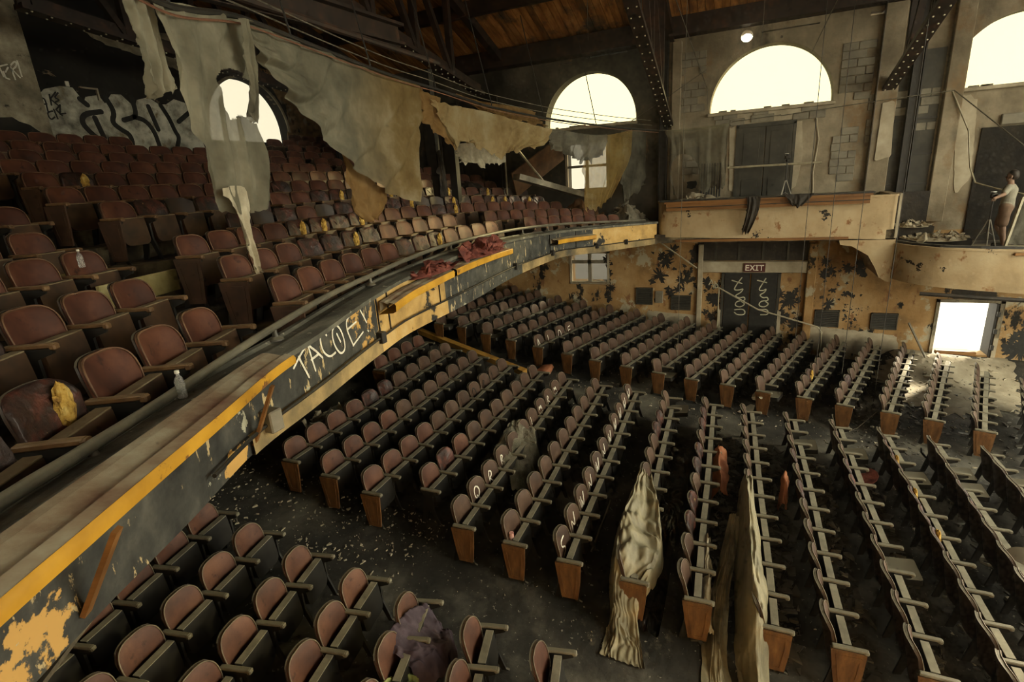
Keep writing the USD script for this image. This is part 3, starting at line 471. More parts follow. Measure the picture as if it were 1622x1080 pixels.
truss(7.9, ((16.3, 8.72), (9.0, 9.87)), 'rusted roof truss spanning over the rear balcony behind the torn nets')
truss(2.4, ((D - .1, 7.37), (9.2, 10.4)), 'riveted black roof truss landing on the post between balcony and first box')
truss(-3.3, ((D - .1, 7.72), (9.2, 9.98)), 'riveted dark truss brace landing between the first and second box')
truss(13.2, ((16.3, 8.9), (7.0, 9.9)), 'dark roof truss furthest back near the rear lunette window')
def column(y, lab):
    t = thing('steel_column', lab, 'column', (D - .14, y, 3.9))
    obj('web', box(0, 0, 3.0, .04, .20, 6.0), MBLACK, t)
    for s in (-1, 1): obj('flange', box(0, s * .11, 3.0, .2, .03, 6.0), MBLACK, t)
    return t
column(2.55, 'black steel column where the balcony meets the first box')
column(-3.9, 'black steel column in the dark bay between the two side boxes')
# dark recess bay behind column
obj('trim_bay', box2(D - .03, D + .01, -4.5, -3.55, 4.0, 8.6), MDOOR, kind='structure')
for z in (5.2, 6.0, 6.9): obj('trim_bay_bar', box2(D - .06, D - .02, -4.5, -3.55, z, z + .05), MBLACK, kind='structure')

# ================================================================== balcony
C1P = [-6.41742838e-05, 2.54563294e-03, -6.77136505e-02, 7.89249836e-01, 2.27263029e+00]
C1D = np.polyder(np.array(C1P))
def c1y(x):
    x = np.asarray(x, float); y = np.polyval(C1P, np.clip(x, 1, 16.5))
    return y + np.where(x < 1, (x - 1) * np.polyval(C1D, 1.0), 0) + np.where(x > 16.5, (x - 16.5) * np.polyval(C1D, 16.5), 0)
XS = np.linspace(-4, 22, 1400)
_g = np.gradient(c1y(XS), XS); _n = np.stack([-_g, np.ones_like(_g)], 1) / np.sqrt(1 + _g * _g)[:, None]
def curve(d): return np.stack([XS, c1y(XS)], 1) + _n * d
STEP = .82
ZR = [5.215, 5.41, 5.64, 5.83, 6.11, 6.355, 6.61, 6.86, 7.10, 7.345, 7.61, 7.85, 8.11]
def row_top(k, x): return ZR[k] - .0073 * (1 - .06 * k) * np.maximum(0, x - 9.2) ** 2
bal = thing('balcony_floor', kind='structure')
xq = np.linspace(-.6, 18.2, 90)
def sample(d, xs):
    c = curve(d); o = np.argsort(c[:, 0]); return np.interp(xs, c[o, 0], c[o, 1])
prev = None
for k in range(13):
    d0, d1 = STEP * k - .56, STEP * k + .26
    if k == 0: d0 = -.40
    yf, yb = sample(d0, xq), sample(d1, xq)
    z = row_top(k, xq) - .86
    zl = (row_top(k - 1, xq) - .86) if k else z - .0
    q = np.stack([np.stack([xq, yf, zl - .02], 1), np.stack([xq, yf, z], 1), np.stack([xq, (yf + yb) / 2, z + .01], 1), np.stack([xq, yb + .01, z], 1)], 0)
    q[2, :, 2] += .02 * (meshkit.fbm(q[2] * 2.3, 3, k) - .5)
    obj('balcony_step', grid_mesh(q), MTREAD, bal)
yl = sample(STEP * 12 + .26, xq); z = row_top(12, xq) - .86
obj('balcony_landing', grid_mesh(np.stack([np.stack([xq, yl, z], 1), np.stack([xq, np.full_like(xq, 16.1), z], 1)])), MTREAD, bal)

# balcony front
FK = np.array([(-1.6, .86, -1.45, -1.02), (.2, 1.93, -1.52, -1.04), (.68, 2.21, -1.55, -1.07), (1.53, 2.70, -1.66, -1.13), (2.41, 3.19, -1.75, -1.18), (3.32, 3.52, -1.83, -1.2), (4.93, 4.03, -1.9, -1.16), (5.93, 4.25, -1.92, -1.13), (7.84, 4.36, -1.95, -1.07), (10.38, 4.47, -1.92, -1.13), (12.68, 4.39, -1.93, -1.24), (14.67, 3.57, -2.03, -1.32), (16.55, 2.46, -2.08, -1.41)])
from scipy.interpolate import PchipInterpolator
_fi = [PchipInterpolator(FK[:, 0], FK[:, i]) for i in (1, 2, 3)]
def fas(x):
    x = np.asarray(x, float); y = _fi[0](x); g = _fi[0].derivative()(x)
    n = np.stack([g, -np.ones_like(g)], -1) / np.sqrt(1 + g * g)[..., None]      # outward (to the stalls)
    return y, 6 + _fi[1](x), 6 + _fi[2](x), n
def sweep_front(x0, x1, prof, n=120):
    """prof: list of (out, z-mode value f in 0..1 from bottom to top, dz)"""
    xs = np.linspace(x0, x1, n); y, zb, zt, nn = fas(xs); rows = []
    for o, f, dz in prof: rows.append(np.stack([xs + nn[:, 0] * o, y + nn[:, 1] * o, zb + (zt - zb) * f + dz], 1))
    return grid_mesh(np.array(rows))
bf = thing('balcony_parapet', 'curved balcony front with peeling dark paint and ochre patches', 'balcony front')
for x0, x1, mt in ((-1.6, 5.0, MFASCIA), (5.0, 7.1, MFASC2), (7.1, 14.2, MFASC1), (14.2, 16.55, MFASC2)):
    obj('fascia_panel', sweep_front(x0, x1, [(0, 0, 0), (0, .15, 0), (.0, .6, 0), (0.0, 1, 0)], 80), mt, bf, smooth=40)
for a_, b_, mt in ((2.3, 5.0, MFASC3), (5.0, 7.1, MFASC2), (7.1, 10.6, MFASC1), (10.6, 16.55, MFASC3)): obj('lower_band', sweep_front(a_, b_, [(-.25, 0, -.0), (.03, 0, -.0), (.03, .24, 0), (.0, .25, .01)], 50), mt, bf)
obj('ledge', sweep_front(-1.6, 16.55, [(0, 1, -.07), (.05, 1, -.06), (.06, 1, -.01), (.03, 1, 0), (-.12, 1, .012), (-.14, 1, -.02), (-.26, 1, -.01), (-.28, 1, .015), (-.33, 1, .015), (-.34, 1, -.45)]), MLEDGE, bf, smooth=30)
obj('conduit', cat(*[tube(sweep_front(a, b, [(.05, .27, 0)], 60).vertices, .014, 6) for a, b in ((1.75, 16.4),)]), MBLACK, bf)
for x in (4.95, 10.2, 12.4, 14.3, 15.4): 
    y, zb, zt, n = fas(x); obj('conduit_box', cbox(x + n[0] * .05, y + n[1] * .05, float(zb) + (zt - zb) * .27, .09, .09, .14), MBLACK, bf)
y, zb, zt, n = fas(2.55); obj('junction_box', cbox(2.52 + n[0] * .08, y + n[1] * .08, zb + .18, .12, .12, .17, .01), MMULL, bf)
for x in (5.35, 5.02, 6.9, 12.35, 13.6):
    y, zb, zt, n = fas(x); obj('panel_joint', frame_bar((x + n[0] * .006, y + n[1] * .006, zb + .02), (x + n[0] * .006, y + n[1] * .006, zt - .06), .025, .012, (1, 0, 0)), MBLACK, bf)
def front_paint(v):
    x = v[:, 0]; y, zb, zt, n = fas(x); return np.stack([x + n[:, 0] * (.004 + v[:, 2]), y + n[:, 1] * (.004 + v[:, 2]), v[:, 1]], 1)
obj('taco_lettering', strokes_mesh([[(p[0], p[2]) for p in s] for s in TACOE], .022, front_paint), MPAINTW, bf, label='white spray-painted TACOE! lettering')
hr = thing('handrail', 'grey pipe handrail running along the top of the curved balcony front', 'handrail')
RP = np.array([(-.6, 1.65, 4.98), (.8, 2.57, 4.95), (1.17, 2.79, 4.92), (1.96, 3.25, 4.87), (3.3, 3.78, 4.92), (4.97, 4.30, 4.96), (7.6, 4.60, 5.06), (10.4, 4.72, 5.01), (13.7, 4.35, 4.85), (15.2, 3.62, 4.74), (16.5, 2.8, 4.64)])
tt = np.linspace(0, len(RP) - 1, 140); rp = np.stack([PchipInterpolator(range(len(RP)), RP[:, i])(tt) for i in range(3)], 1)
obj('pipe', tube(rp, .032, 10), MRAIL, hr, smooth=40)
for x in (.15, 1.28, 3.25, 5.4, 7.9, 9.6, 11.2, 12.6, 13.7, 14.7, 15.7):
    i = int(np.argmin(abs(rp[:, 0] - x))); p = rp[i]; y, zb, zt, n = fas(p[0]); b = np.array([p[0], p[1], min(p[2] - .08, float(zt) + .0)])
    st = trimesh.creation.revolve([(0, 0), (.07, 0), (.065, .015), (.03, .035), (.022, .06), (.022, p[2] - b[2] + .01), (0, p[2] - b[2] + .01)], sections=12); st.apply_translation(b)
    obj('post', st, MRAIL, hr, smooth=40)
def trough(x0, x1, lab, out=.24, drop=.05, lip=.075, br=()):
    t = thing('light_trough', lab, 'light trough')
    obj('tray', sweep_front(x0, x1, [(.05, 1, -drop - .06), (.05, 1, .05 - drop), (.10, 1, .045 - drop), (out - .08, 1, .02 - drop), (out - .06, 1, .035 - drop), (out, 1, .02 - drop)], 60), MTROUGH, t)
    obj('lip', sweep_front(x0, x1, [(out, 1, .022 - drop), (out + .015, 1, .0 - drop), (out + .01, 1, -lip - drop), (out - .03, 1, -lip - .02 - drop), (.02, 1, -lip - .03 - drop)], 60), MYEL, t, smooth=50)
    for x in br:
        y, zb, zt, n = fas(x); y, zb, zt = float(y), float(zb), float(zt)
        obj('bracket', frame_bar((x + n[0] * (out - .06), y + n[1] * (out - .06), zt - .12 - drop), (x + n[0] * .01, y + n[1] * .01, zb + .06), .045, .02), MTRIMW, t)
trough(-1.4, 2.62, 'long yellow light trough on the nearest stretch of balcony front', .28, -.05, .04, (.82, 2.35))
trough(5.02, 7.0, 'yellow light trough on the balcony front just right of the TACOE! lettering', .24, .17)
trough(7.08, 9.6, 'yellow light trough under the heap of red rags on the balcony front', .24, .17)
trough(12.3, 14.1, 'short yellow light trough furthest along the balcony front near the box', .24, .22)
# soffit under the balcony
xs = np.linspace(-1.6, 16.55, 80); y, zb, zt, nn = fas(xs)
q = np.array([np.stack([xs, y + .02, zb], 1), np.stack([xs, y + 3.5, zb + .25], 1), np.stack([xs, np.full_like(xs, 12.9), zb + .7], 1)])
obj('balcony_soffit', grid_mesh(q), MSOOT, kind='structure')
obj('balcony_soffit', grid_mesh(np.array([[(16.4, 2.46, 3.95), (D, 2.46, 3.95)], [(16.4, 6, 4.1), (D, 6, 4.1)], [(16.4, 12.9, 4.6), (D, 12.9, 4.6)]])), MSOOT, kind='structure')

# ================================================================== side boxes
b1 = thing('box_parapet', 'ochre plaster parapet of the first side box beside the balcony', 'box parapet')
plan = [(17.2, 2.5), (16.55, 2.44), (16.42, 2.3), (16.40, 1.8), (16.38, 0), (16.40, -2.4), (16.42, -3.45), (16.5, -3.55), (18.3, -3.6)]
def parapet(plan, zb, zt, th, mt, parent, name='parapet', seed=0):
    """wall following a plan polyline, outer face on the line; zb, zt functions of y"""
    l = LineString(plan); n = int(l.length / .12); pts = np.array([l.interpolate(i / n, normalized=True).coords[0] for i in range(n + 1)])
    for _ in range(6): pts[1:-1] = (pts[:-2] + 2 * pts[1:-1] + pts[2:]) / 4
    d = np.gradient(pts, axis=0); d /= np.linalg.norm(d, axis=1, keepdims=True); inn = np.stack([-d[:, 1], d[:, 0]], 1)
    b, t = zb(pts[:, 1]), zt(pts[:, 1]); rows = []
    for o, z in ((th, b), (0, b), (0, t), (-.02, t), (-.02, t + .05), (th, t + .05), (th, b)):
        p = pts + inn * o; rows.append(np.stack([p[:, 0], p[:, 1], z], 1))
    return obj(name, grid_mesh(np.array(rows)), mt, parent, smooth=40)
parapet(plan, lambda y: 4.06 + .03 * y, lambda y: 5.07 + .012 * y, .18, MPARAPET, b1)
obj('wood_trim', cat(box2(16.20, 16.40, -2.85, 2.15, 4.90, 5.10), box2(16.16, 16.60, -2.9, 2.2, 5.10, 5.15)), MTRIMW, b1); obj('trim_groove', box2(16.185, 16.21, -2.85, 2.15, 4.98, 5.0), MBLACK, b1)
obj('cap', box2(16.25, 16.7, -2.95, 2.35, 5.15, 5.185), MBLACK, b1); obj('edge_strip', cat(box2(16.36, 16.40, -3.57, -3.50, 4.0, 5.1)), MPALE, b1)
obj('under_batten', box2(16.36, 16.5, -2.5, 1.9, 3.98, 4.05), MTRIMW, b1)
obj('box_floor', box2(16.45, D, -3.55, 2.5, 3.95, 4.2), MTREAD, kind='structure')
cb = Polygon([(-2.3, 3.98), (-2.34, 3.83), (-2.62, 3.78), (-3.0, 3.54), (-3.19, 3.21), (-3.3, 2.96), (-3.49, 2.84), (-3.56, 2.84), (-3.56, 3.98)])
obj('box_corbel', ext_yz(cb, 16.45, 1.90), MPARAPET, label='curved plaster corbel under the right end of the first box', cat='corbel')
b2 = thing('box_parapet', 'bowed ochre parapet of the lower second box above the bright street door', 'box parapet')
plan2 = [(17.6, -3.5), (16.5, -3.52), (15.95, -3.75), (15.55, -4.2), (15.35, -5), (15.25, -6), (15.2, -8.5)]
parapet(plan2, lambda y: 2.95 + .05 * (y + 3.3), lambda y: 3.82 + .02 * (y + 3.3), .18, MPARAPET, b2)
obj('cap', tube([(p[0] + .05, p[1], 3.87 + .02 * (p[1] + 3.3)) for p in [(16.5, -3.6), (16.0, -3.85), (15.6, -4.3), (15.42, -5), (15.33, -6), (15.3, -8.4)]], .06, 6), MBLACK, b2)
obj('batten', tube([(15.5, -4.0, 2.74), (15.3, -5.2, 2.70), (15.22, -7.5, 2.6)], .05, 6), MTAR, b2)
bfl = Polygon([(D, -3.5), (16.5, -3.55), (16.0, -3.85), (15.6, -4.3), (15.45, -5), (15.35, -6), (15.3, -9), (D, -9)])
m = trimesh.creation.extrude_polygon(bfl, .2, engine='earcut'); m.apply_translation((0, 0, 3.45)); obj('box_floor', m, MTREAD, kind='structure')
obj('box_step', box2(17.0, D, -5.3, -3.6, 3.5, 3.85), MTAR, kind='structure'); obj('box_step', box2(17.5, D, -4.6, -3.6, 3.8, 4.15), MTAR, kind='structure')
obj('trim_doorway', box2(D - .05, D + .01, -7.6, -5.5, 3.3, 6.55), MTAR, kind='structure')
obj('trim_lintel', cbox(D - .05, -6.6, 6.72, .1, 1.5, .26, .02), MGREYB, kind='structure')
obj('box_back_panel', box2(D - .5, D - .42, -4.5, -3.65, 3.9, 5.05), MTAR, label='black panel standing at the back of the second box', cat='panel')
# dark screens behind the right rear balcony
obj('trim_screen', box2(14.0, D, 11.9, 12.0, 5.5, 9.4), MSOOT, kind='structure')
for i, yy in enumerate((8.6, 9.4, 10.2, 11.0)): obj('trim_board', cbox(D - .08, yy, 7.2, .06, .7, 3.4, .01), MTAR, kind='structure')

# ================================================================== the side the photograph is taken from, and the stage opening
nw = Polygon([(-10, -.9), (16.5, -.9), (16.5, 13.6), (-10, 13.6)]).difference(unary_union([arch(4.98, 1.55, 7.62, 7.72), arch(-.42, 1.63, 7.58, 7.68), arch(-6.2, 1.63, 7.54, 7.62), P4(-6.6, -5.3, .3, 2.4)]))
obj('wall_near', ext_yz(nw, -2.9, .4), MW, kind='structure')
sw = Polygon([(-2.9, -.9), (18.9, -.9), (18.9, 14), (-2.9, 14)]).difference(Polygon([(.5, -.9), (16.5, -.9), (16.5, 9.2), (13, 10.4), (4, 10.4), (.5, 9.2)]))
m = extrude(sw, .4); m.apply_transform(XZ); m.apply_translation((0, -9.6, 0)); obj('wall_stage', m, MW, kind='structure')
for k, (yc, r, z0, zs) in enumerate(((4.98, 1.55, 7.62, 7.72), (-.42, 1.63, 7.58, 7.68), (-6.20, 1.63, 7.54, 7.62))):
    obj('dimming_pane', ext_yz(arch(yc, r, z0, zs), D + .36, .01), MPANEY, f'/World/window_{k + 3}')  # panes added to the open lunettes to dim the bright sky
obj('dimming_pane', box2(D + .06, D + .065, 4.42, 5.77, 2.36, 3.42), MPANE, w1); obj('dimming_pane', box2(D + .06, D + .065, 4.42, 5.78, 5.62, 7.1), MPANE, w2)  # added so the sky behind these windows is dimmed
m = extrude(arch(14.55, 1.66, 7.95, 8.33), .01); m.apply_transform(XZ); m.apply_translation((0, 16.3, 0)); obj('dimming_pane', m, MPANE, wr)  # added to dim the sky in the rear lunette
# ================================================================== theatre seats
def pad_mesh(w, z0, z1, thick, lean, curve_k, n=3.0, torn=0, seed=0):
    """upholstered back: rounded outline, curved round the sitter, front face towards -y"""
    hw, zc, hz = w / 2, (z0 + z1) / 2, (z1 - z0) / 2
    A = np.linspace(0, 2 * np.pi, 28, endpoint=False); R = [0, .45, .8, .94, 1.0]
    ca, sa = np.cos(A), np.sin(A)
    ox = np.sign(ca) * abs(ca) ** (2 / n) * hw; oz = np.sign(sa) * abs(sa) ** (2 / n) * hz
    ox = ox * (1 - .10 * np.clip(-oz / hz, 0, 1))                # narrower at the bottom
    ox = ox * (1 - .05 * np.clip((oz / hz), 0, 1) ** 2)
    fr = lambda X, Z: -curve_k * X ** 2 - lean * (z1 - (zc + Z))
    V, F = [], []
    rows = []
    for r in R:
        f = fr(ox * r, oz * r) - thick * (1 - r ** 6) * 1.0
        rows.append(np.stack([ox * r, f, zc + oz * r], 1))
    rows.append(np.stack([ox * 1.0, fr(ox, oz) + .022, zc + oz], 1)); rows.append(np.stack([ox * .5, fr(ox * .5, oz * .5) + .026, zc + oz * .5], 1)); rows.append(np.stack([ox * 0, fr(ox * 0, oz * 0) + .026, zc + oz * 0], 1))
    P = np.array(rows)
    if torn:
        q = P.reshape(-1, 3); P = P + ((meshkit.fbm(q * 9 + seed * 7.3, 3, seed) - .5) * torn).reshape(P.shape[:2])[..., None] * np.array([.25, 1.0, .7])
    m = len(A); P = np.concatenate([P, P[:, :1]], 1); g = grid_mesh(P); g.merge_vertices(); g.update_faces(g.nondegenerate_faces())
    g.fix_normals(); return g
def piping(w, z0, z1, lean, k, n):
    hw, zc, hz = w / 2, (z0 + z1) / 2, (z1 - z0) / 2; A = np.linspace(-.45, np.pi + .45, 26); ca, sa = np.cos(A), np.sin(A)
    ox = np.sign(ca) * abs(ca) ** (2 / n) * hw; oz = np.sign(sa) * abs(sa) ** (2 / n) * hz
    ox = ox * (1 - .10 * np.clip(-oz / hz, 0, 1)) * (1 - .05 * np.clip(oz / hz, 0, 1) ** 2)
    return tube(np.stack([ox, -k * ox ** 2 - lean * (z1 - (zc + oz)) - .004, zc + oz], 1), .0075, 5)
def shell_mesh(w, z0, z1, lean, k):
    A = np.linspace(-1, 1, 11); Z = np.linspace(0, 1, 7); rows_f, rows_b = [], []
    for t in Z:
        z = z0 + (z1 - z0) * t; ww = w / 2 * (1 - .10 * (1 - t)) * (1 if t < .85 else (1 - .22 * ((t - .85) / .15) ** 2))
        x = A * ww; y = -k * x ** 2 - lean * (z1 - z) + .024
        zz = z - (.03 * abs(A) ** 4 if t > .9 else 0)
        rows_f.append(np.stack([x, y, zz + 0 * x], 1)); rows_b.append(np.stack([x, y + .016, zz + 0 * x], 1))
    f, b = np.array(rows_f), np.array(rows_b)
    rim = np.concatenate([np.stack([f[-1], b[-1]])], 0)
    g1, g2 = grid_mesh(f), grid_mesh(b[:, ::-1]); g3 = grid_mesh(np.stack([f[-1], b[-1]])); g4 = grid_mesh(np.stack([b[0], f[0]]))
    g5 = grid_mesh(np.stack([f[:, 0], b[:, 0]])[:, ::-1].copy()); g6 = grid_mesh(np.stack([f[:, -1], b[:, -1]]))
    return cat(g1, g2, g3, g4, g5, g6)
def rounded(w, h, rb, rt):
    p = sbox(-w / 2, 0, w / 2, h)
    return p.buffer(-rb, quad_segs=4).buffer(rb, quad_segs=4).union(sbox(-w / 2, h * .5, w / 2, h).buffer(-rt, quad_segs=2).buffer(rt, quad_segs=2))
BALC = dict(w=.505, z0=.42, z1=.86, n=4.0, fab=MFABR, pan=MPANR, arm=MARMR, end=MENDR)
STAL = dict(w=.475, z0=.37, z1=.86, n=3.8, fab=MFAB, pan=MPAN, arm=MARM, end=MEND)
NEAR = dict(STAL, fab=MFABN)
PADS = {}
def seat_parts(t, S, state, arms=(-1,), end=None, torn=0, seed=0, no_back=False):
    key = (S['w'], S['z1'] - S['z0'], torn, seed)
    if not no_back:
        bm = pad_mesh(S['w'], S['z0'], S['z1'], .028, .20, 1.15, S['n'], torn, seed)
        obj('backrest', bm, MBURN if torn else S['fab'], t, smooth=50)
        if not torn: obj('piping', piping(S['w'], S['z0'], S['z1'], .20, 1.15, S['n']), MPIPING if S is not BALC else MPIPINGB, t, smooth=True)
        if torn and seed == 1:
            f = trimesh.creation.icosphere(2, 1.0); v = f.vertices; v *= .55 + 1.3 * (meshkit.fbm(v * 2.6 + seed, 3, seed)[:, None]); f.vertices = v * np.array([.055, .035, .12 if seed == 1 else .07]) + np.array([.12 if seed == 1 else -.10, -.085, .68])
            obj('exposed_foam', f, MFOAM, t, label='exposed yellow foam')
    obj('back_shell', shell_mesh(S['w'] + .015, .27 if not no_back else .45, S['z1'] + .004, .20, 1.15), MSHELL, t, smooth=40)
    if state == 'up':
        pl = rounded(.435, .37, .09, .02); m = extrude(pl, .085); m.apply_transform(XZ); m.apply_translation((0, .0425, 0)); m.apply_transform(rot((1, 0, 0), -6)); m.apply_translation((0, -.262, .245))
        obj('folded_seat', m, S['pan'], t)
        obj('seat_edge', cbox(0, -.224, .617, .430, .088, .012, .004), MDUSTY if S is not BALC else MDUSTB, t)
    else:
        pl = rounded(.435, .42, .10, .03); m = trimesh.creation.extrude_polygon(pl, .09, engine='earcut'); m.apply_transform(rot((1, 0, 0), 180)); m.apply_transform(rot((1, 0, 0), -5)); m.apply_translation((0, -.13, .47))
        obj('seat', m, S['pan'], t)
    for i, s in enumerate(arms):
        a = cbox(s * .27, -.235, .622, .055, .34, .036, .012); a2 = cbox(s * .27, -.40, .612, .06, .05, .05, .014)
        obj('armrest', cat(a, a2), S['arm'], t)
        std = Polygon([(-.05, .60), (-.40, .60), (-.385, .56), (-.27, .52), (-.27, .30), (-.36, .02), (-.40, 0), (-.31, 0), (-.22, .24), (-.16, .24), (-.10, .02), (-.02, 0), (-.08, .30), (-.12, .5)])
        obj('leg', ext_yz(std, s * .27 - .014, .028), MBLACK, t)
    if end is not None:
        pl = Polygon([(-.05, .60), (-.40, .60), (-.385, .33), (-.35, .06), (-.13, .06), (-.085, .33)])
        e = obj('end_panel', ext_yz(pl, end * .305 - .012, .024), S['end'], t)
        obj('panel_moulding', cat(ext_yz(Polygon([(-.10, .54), (-.36, .54), (-.345, .50), (-.115, .50)]), end * .317 - .006, .012), ext_yz(pl.buffer(-.045).difference(pl.buffer(-.06)), end * .317 - .005, .010)), S['end'], e)
MPIPING = mat_noise('piping', [(.3, (.075, .055, .038)), (.6, (.14, .115, .078)), (.8, (.20, .17, .115))], 6, 3, .6, 0)
MPIPINGB = mat_noise('piping_brown', [(.3, (.07, .034, .018)), (.6, (.15, .082, .045)), (.8, (.22, .14, .08))], 6, 3, .55, 0)
MDUSTY = mat_noise('seat_edge_dust', [(.3, (.13, .122, .088)), (.6, (.21, .197, .142)), (.8, (.28, .262, .19))], 5, 4, .85, .15, 40, .003)
MDUSTB = mat_noise('seat_edge_dust_brown', [(.3, (.12, .085, .045)), (.6, (.20, .16, .095)), (.8, (.29, .24, .15))], 5, 4, .8, .15, 40, .003)
PROTO = {}
def place_seat(name, S, sk, label, group, loc, rz, extra=None):
    """sk = (state, arms, end, torn, seed, no_back); the first of each make is modelled, later ones reference it"""
    key = (name, id(S['fab']), sk)
    if key not in PROTO:
        t = thing(name, label, 'theatre seat', loc, rz, group); seat_parts(t, S, *sk); PROTO[key] = t.GetPath()
    else:
        t = thing(name, None, None, loc, rz); t.GetPrim().GetReferences().AddInternalReference(PROTO[key]); keys(t, label, 'theatre seat', group)
        if extra is None: t.GetPrim().SetInstanceable(True)
    if extra is not None: extra(t)
    return t
# the referenced prototypes carry translate ops; each copy overrides them with its own

# ------------------------------------------------ balcony rows
R = random.Random(11)
BROWS = {  # row: list of (x_start, x_end) along the curve
    0: [(.75, 2.62, 'front left block'), (4.04, 16.1, 'main block')], 1: [(1.35, 2.75, 'front left block'), (4.24, 16.3, 'main block')], 2: [(1.95, 2.95, 'front left block'), (4.42, 16.1, 'main block')],
    3: [(2.45, 3.0, 'front left block'), (6.2, 16.5, 'main block')], 4: [(2.6, 3.3, 'front left block'), (4.72, 16.9, 'main block')], 5: [(4.55, 16.6, 'main block')], 6: [(4.75, 17.0, 'main block')],
    7: [(4.40, 12.0, 'rear left block'), (12.9, 16.0, 'rear right block')], 8: [(4.4, 11.9, 'rear left block'), (12.75, 15.8, 'rear right block')], 9: [(4.95, 12.0, 'rear left block'), (12.6, 15.0, 'rear right block')],
    10: [(13.4, 15.3, 'rear right block'), (5.2, 8.4, 'rear left block')], 11: [(13.42, 15.6, 'rear right block')], 12: [(14.9, 16.4, 'rear right block')]}
BURN = {(0, 3): 1}
nb = 0
for k, blocks_ in BROWS.items():
    for (x0, x1, bname) in blocks_:
        c = curve(STEP * k); seg = np.hypot(*np.diff(c, axis=0).T); s = np.concatenate([[0], np.cumsum(seg)])
        s0, s1 = np.interp(x0, c[:, 0], s), np.interp(x1, c[:, 0], s); n = max(1, int(round((s1 - s0) / .56)) + 1)
        for i in range(n):
            ss = s0 + (s1 - s0) * (i / max(1, n - 1)); x, y = np.interp(ss, s, c[:, 0]), np.interp(ss, s, c[:, 1])
            x2, y2 = np.interp(ss + .1, s, c[:, 0]), np.interp(ss + .1, s, c[:, 1]); rz = math.atan2(y2 - y, x2 - x)
            z = row_top(k, x) - .86
            if bname == 'front left block': x, y, z = x * 1.13, y * 1.13, float(6 + (z + .86 - 6) * 1.13 - .86)
            if k == 0 and 10.95 < x < 12.25: continue
            if k == 1 and 10.6 < x < 11.5: continue
            if k == 2 and 7.4 < x < 8.2 and False: continue
            torn, nbk = 0, False
            pr = .0
            if bname == 'main block':
                if k == 0 and 7.2 < x < 8.8: pr = 1
                elif k == 1 and (5.7 < x < 8.0): pr = .75
                elif k == 2 and (6.2 < x < 9.0): pr = .8
                elif k == 2 and 10.5 < x < 12: pr = .5
                elif k == 3: pr = .65
                elif k == 4: pr = .55 if x > 6 else .3
                elif k in (5, 6): pr = .15
            elif bname == 'front left block' and (k, i) in ((0, 1), (1, 0), (0, 0)): pr = 1
            if R.random() < pr: torn = R.choice([.07, .11])
            if k in (3, 4) and bname == 'main block' and R.random() < .2: torn, nbk = 0, True
            seed = R.randint(1, 3) if torn else 0
            state = 'down' if (k == 4 and bname == 'main block' and 6.4 < x < 7.6) else 'up'
            first, last = i == 0, i == n - 1
            sk = (state, (-1, 1) if last else (-1,), (-1 if first and bname != 'front left block' else None), torn, seed, nbk)
            look = ('burnt balcony seat with torn back' if torn else ('balcony seat stripped of its padding' if nbk else 'red-brown balcony seat'))
            lab = f'{look}, {ordn(i + 1)} from the left, {ordn(k + 1)} row, {bname}'
            place_seat('balcony_chair', BALC, sk, lab, f'balcony seats, {ordn(k + 1)} row', (x, y, z), rz); nb += 1
# ------------------------------------------------ stalls rows: (near end x,y, far end x,y, seats)
CEN = [(9.65, 7.97, 11.31, 7.98, 4), (5.87, 6.97, 11.25, 7.12, 11), (5.85, 6.15, 11.20, 6.30, 11), (5.80, 5.31, 11.11, 5.44, 11), (5.76, 4.56, 11.13, 4.63, 11), (5.78, 3.71, 11.09, 3.88, 11), (5.80, 2.92, 11.13, 3.07, 11), (5.80, 2.15, 11.18, 2.32, 11), (5.84, 1.29, 11.24, 1.49, 11), (5.86, .52, 11.30, .64, 11), (5.81, -.35, 11.30, -.14, 11), (5.85, -1.08, 11.28, -.96, 11), (5.84, -1.90, 11.30, -1.80, 11), (5.83, -2.72, 11.31, -2.62, 11), (5.85, -3.44, 11.28, -3.43, 11), (5.85, -4.3, 11.20, -4.23, 11), (8.0, -5.15, 11.2, -5.05, 7)]
FAR = [(13.35, 9.35, 17.4, 8.9, 8), (13.44, 8.54, 18.10, 8.0, 9), (13.60, 7.84, 18.1, 7.08, 9), (13.49, 6.98, 17.9, 6.2, 9), (13.45, 6.16, 17.9, 5.26, 9), (13.38, 5.31, 17.86, 4.28, 9), (13.33, 4.43, 17.88, 3.34, 10), (13.26, 3.64, 17.76, 2.50, 10), (13.26, 2.80, 17.84, 1.67, 10), (13.24, 1.99, 17.88, .81, 10), (13.23, 1.17, 17.89, -.08, 10), (13.27, .35, 18.03, -.93, 10), (13.23, -.47, 17.92, -1.80, 10), (13.28, -1.33, 17.91, -2.70, 10), (13.21, -2.14, 17.96, -3.58, 10), (13.20, -3.00, 17.88, -4.42, 10), (13.14, -3.78, 17.11, -5.05, 9), (12.93, -4.57, 16.50, -5.71, 8), (12.8, -5.4, 15.6, -6.3, 6)]
NRS = [(1.72, 6.25, 3.90, 6.72, 5), (1.72, 5.42, 3.90, 5.87, 5), (2.24, 4.66, 3.87, 5.01, 4), (2.36, 3.85, 3.88, 4.15, 4), (2.78, 3.11, 3.85, 3.38, 3), (3.34, 2.43, 3.87, 2.56, 2), (3.36, 1.65, 3.9, 1.77, 2)]
def letters(strs, w, mat, lab):
    def f(t):
        hw = STAL['w'] / 2
        def to3(v): 
            x, z = v[:, 0], v[:, 1]; zz = .61 + z; r6 = np.clip(np.maximum(abs(x) / hw, abs(zz - .61) / .25), 0, 1) ** 6
            return np.stack([x, -1.15 * x ** 2 - .20 * (.86 - zz) - .028 * (1 - r6) - .002 - v[:, 2], zz], 1)
        obj('graffiti', strokes_mesh(strs, w, to3), mat, t, label=lab)
    return f
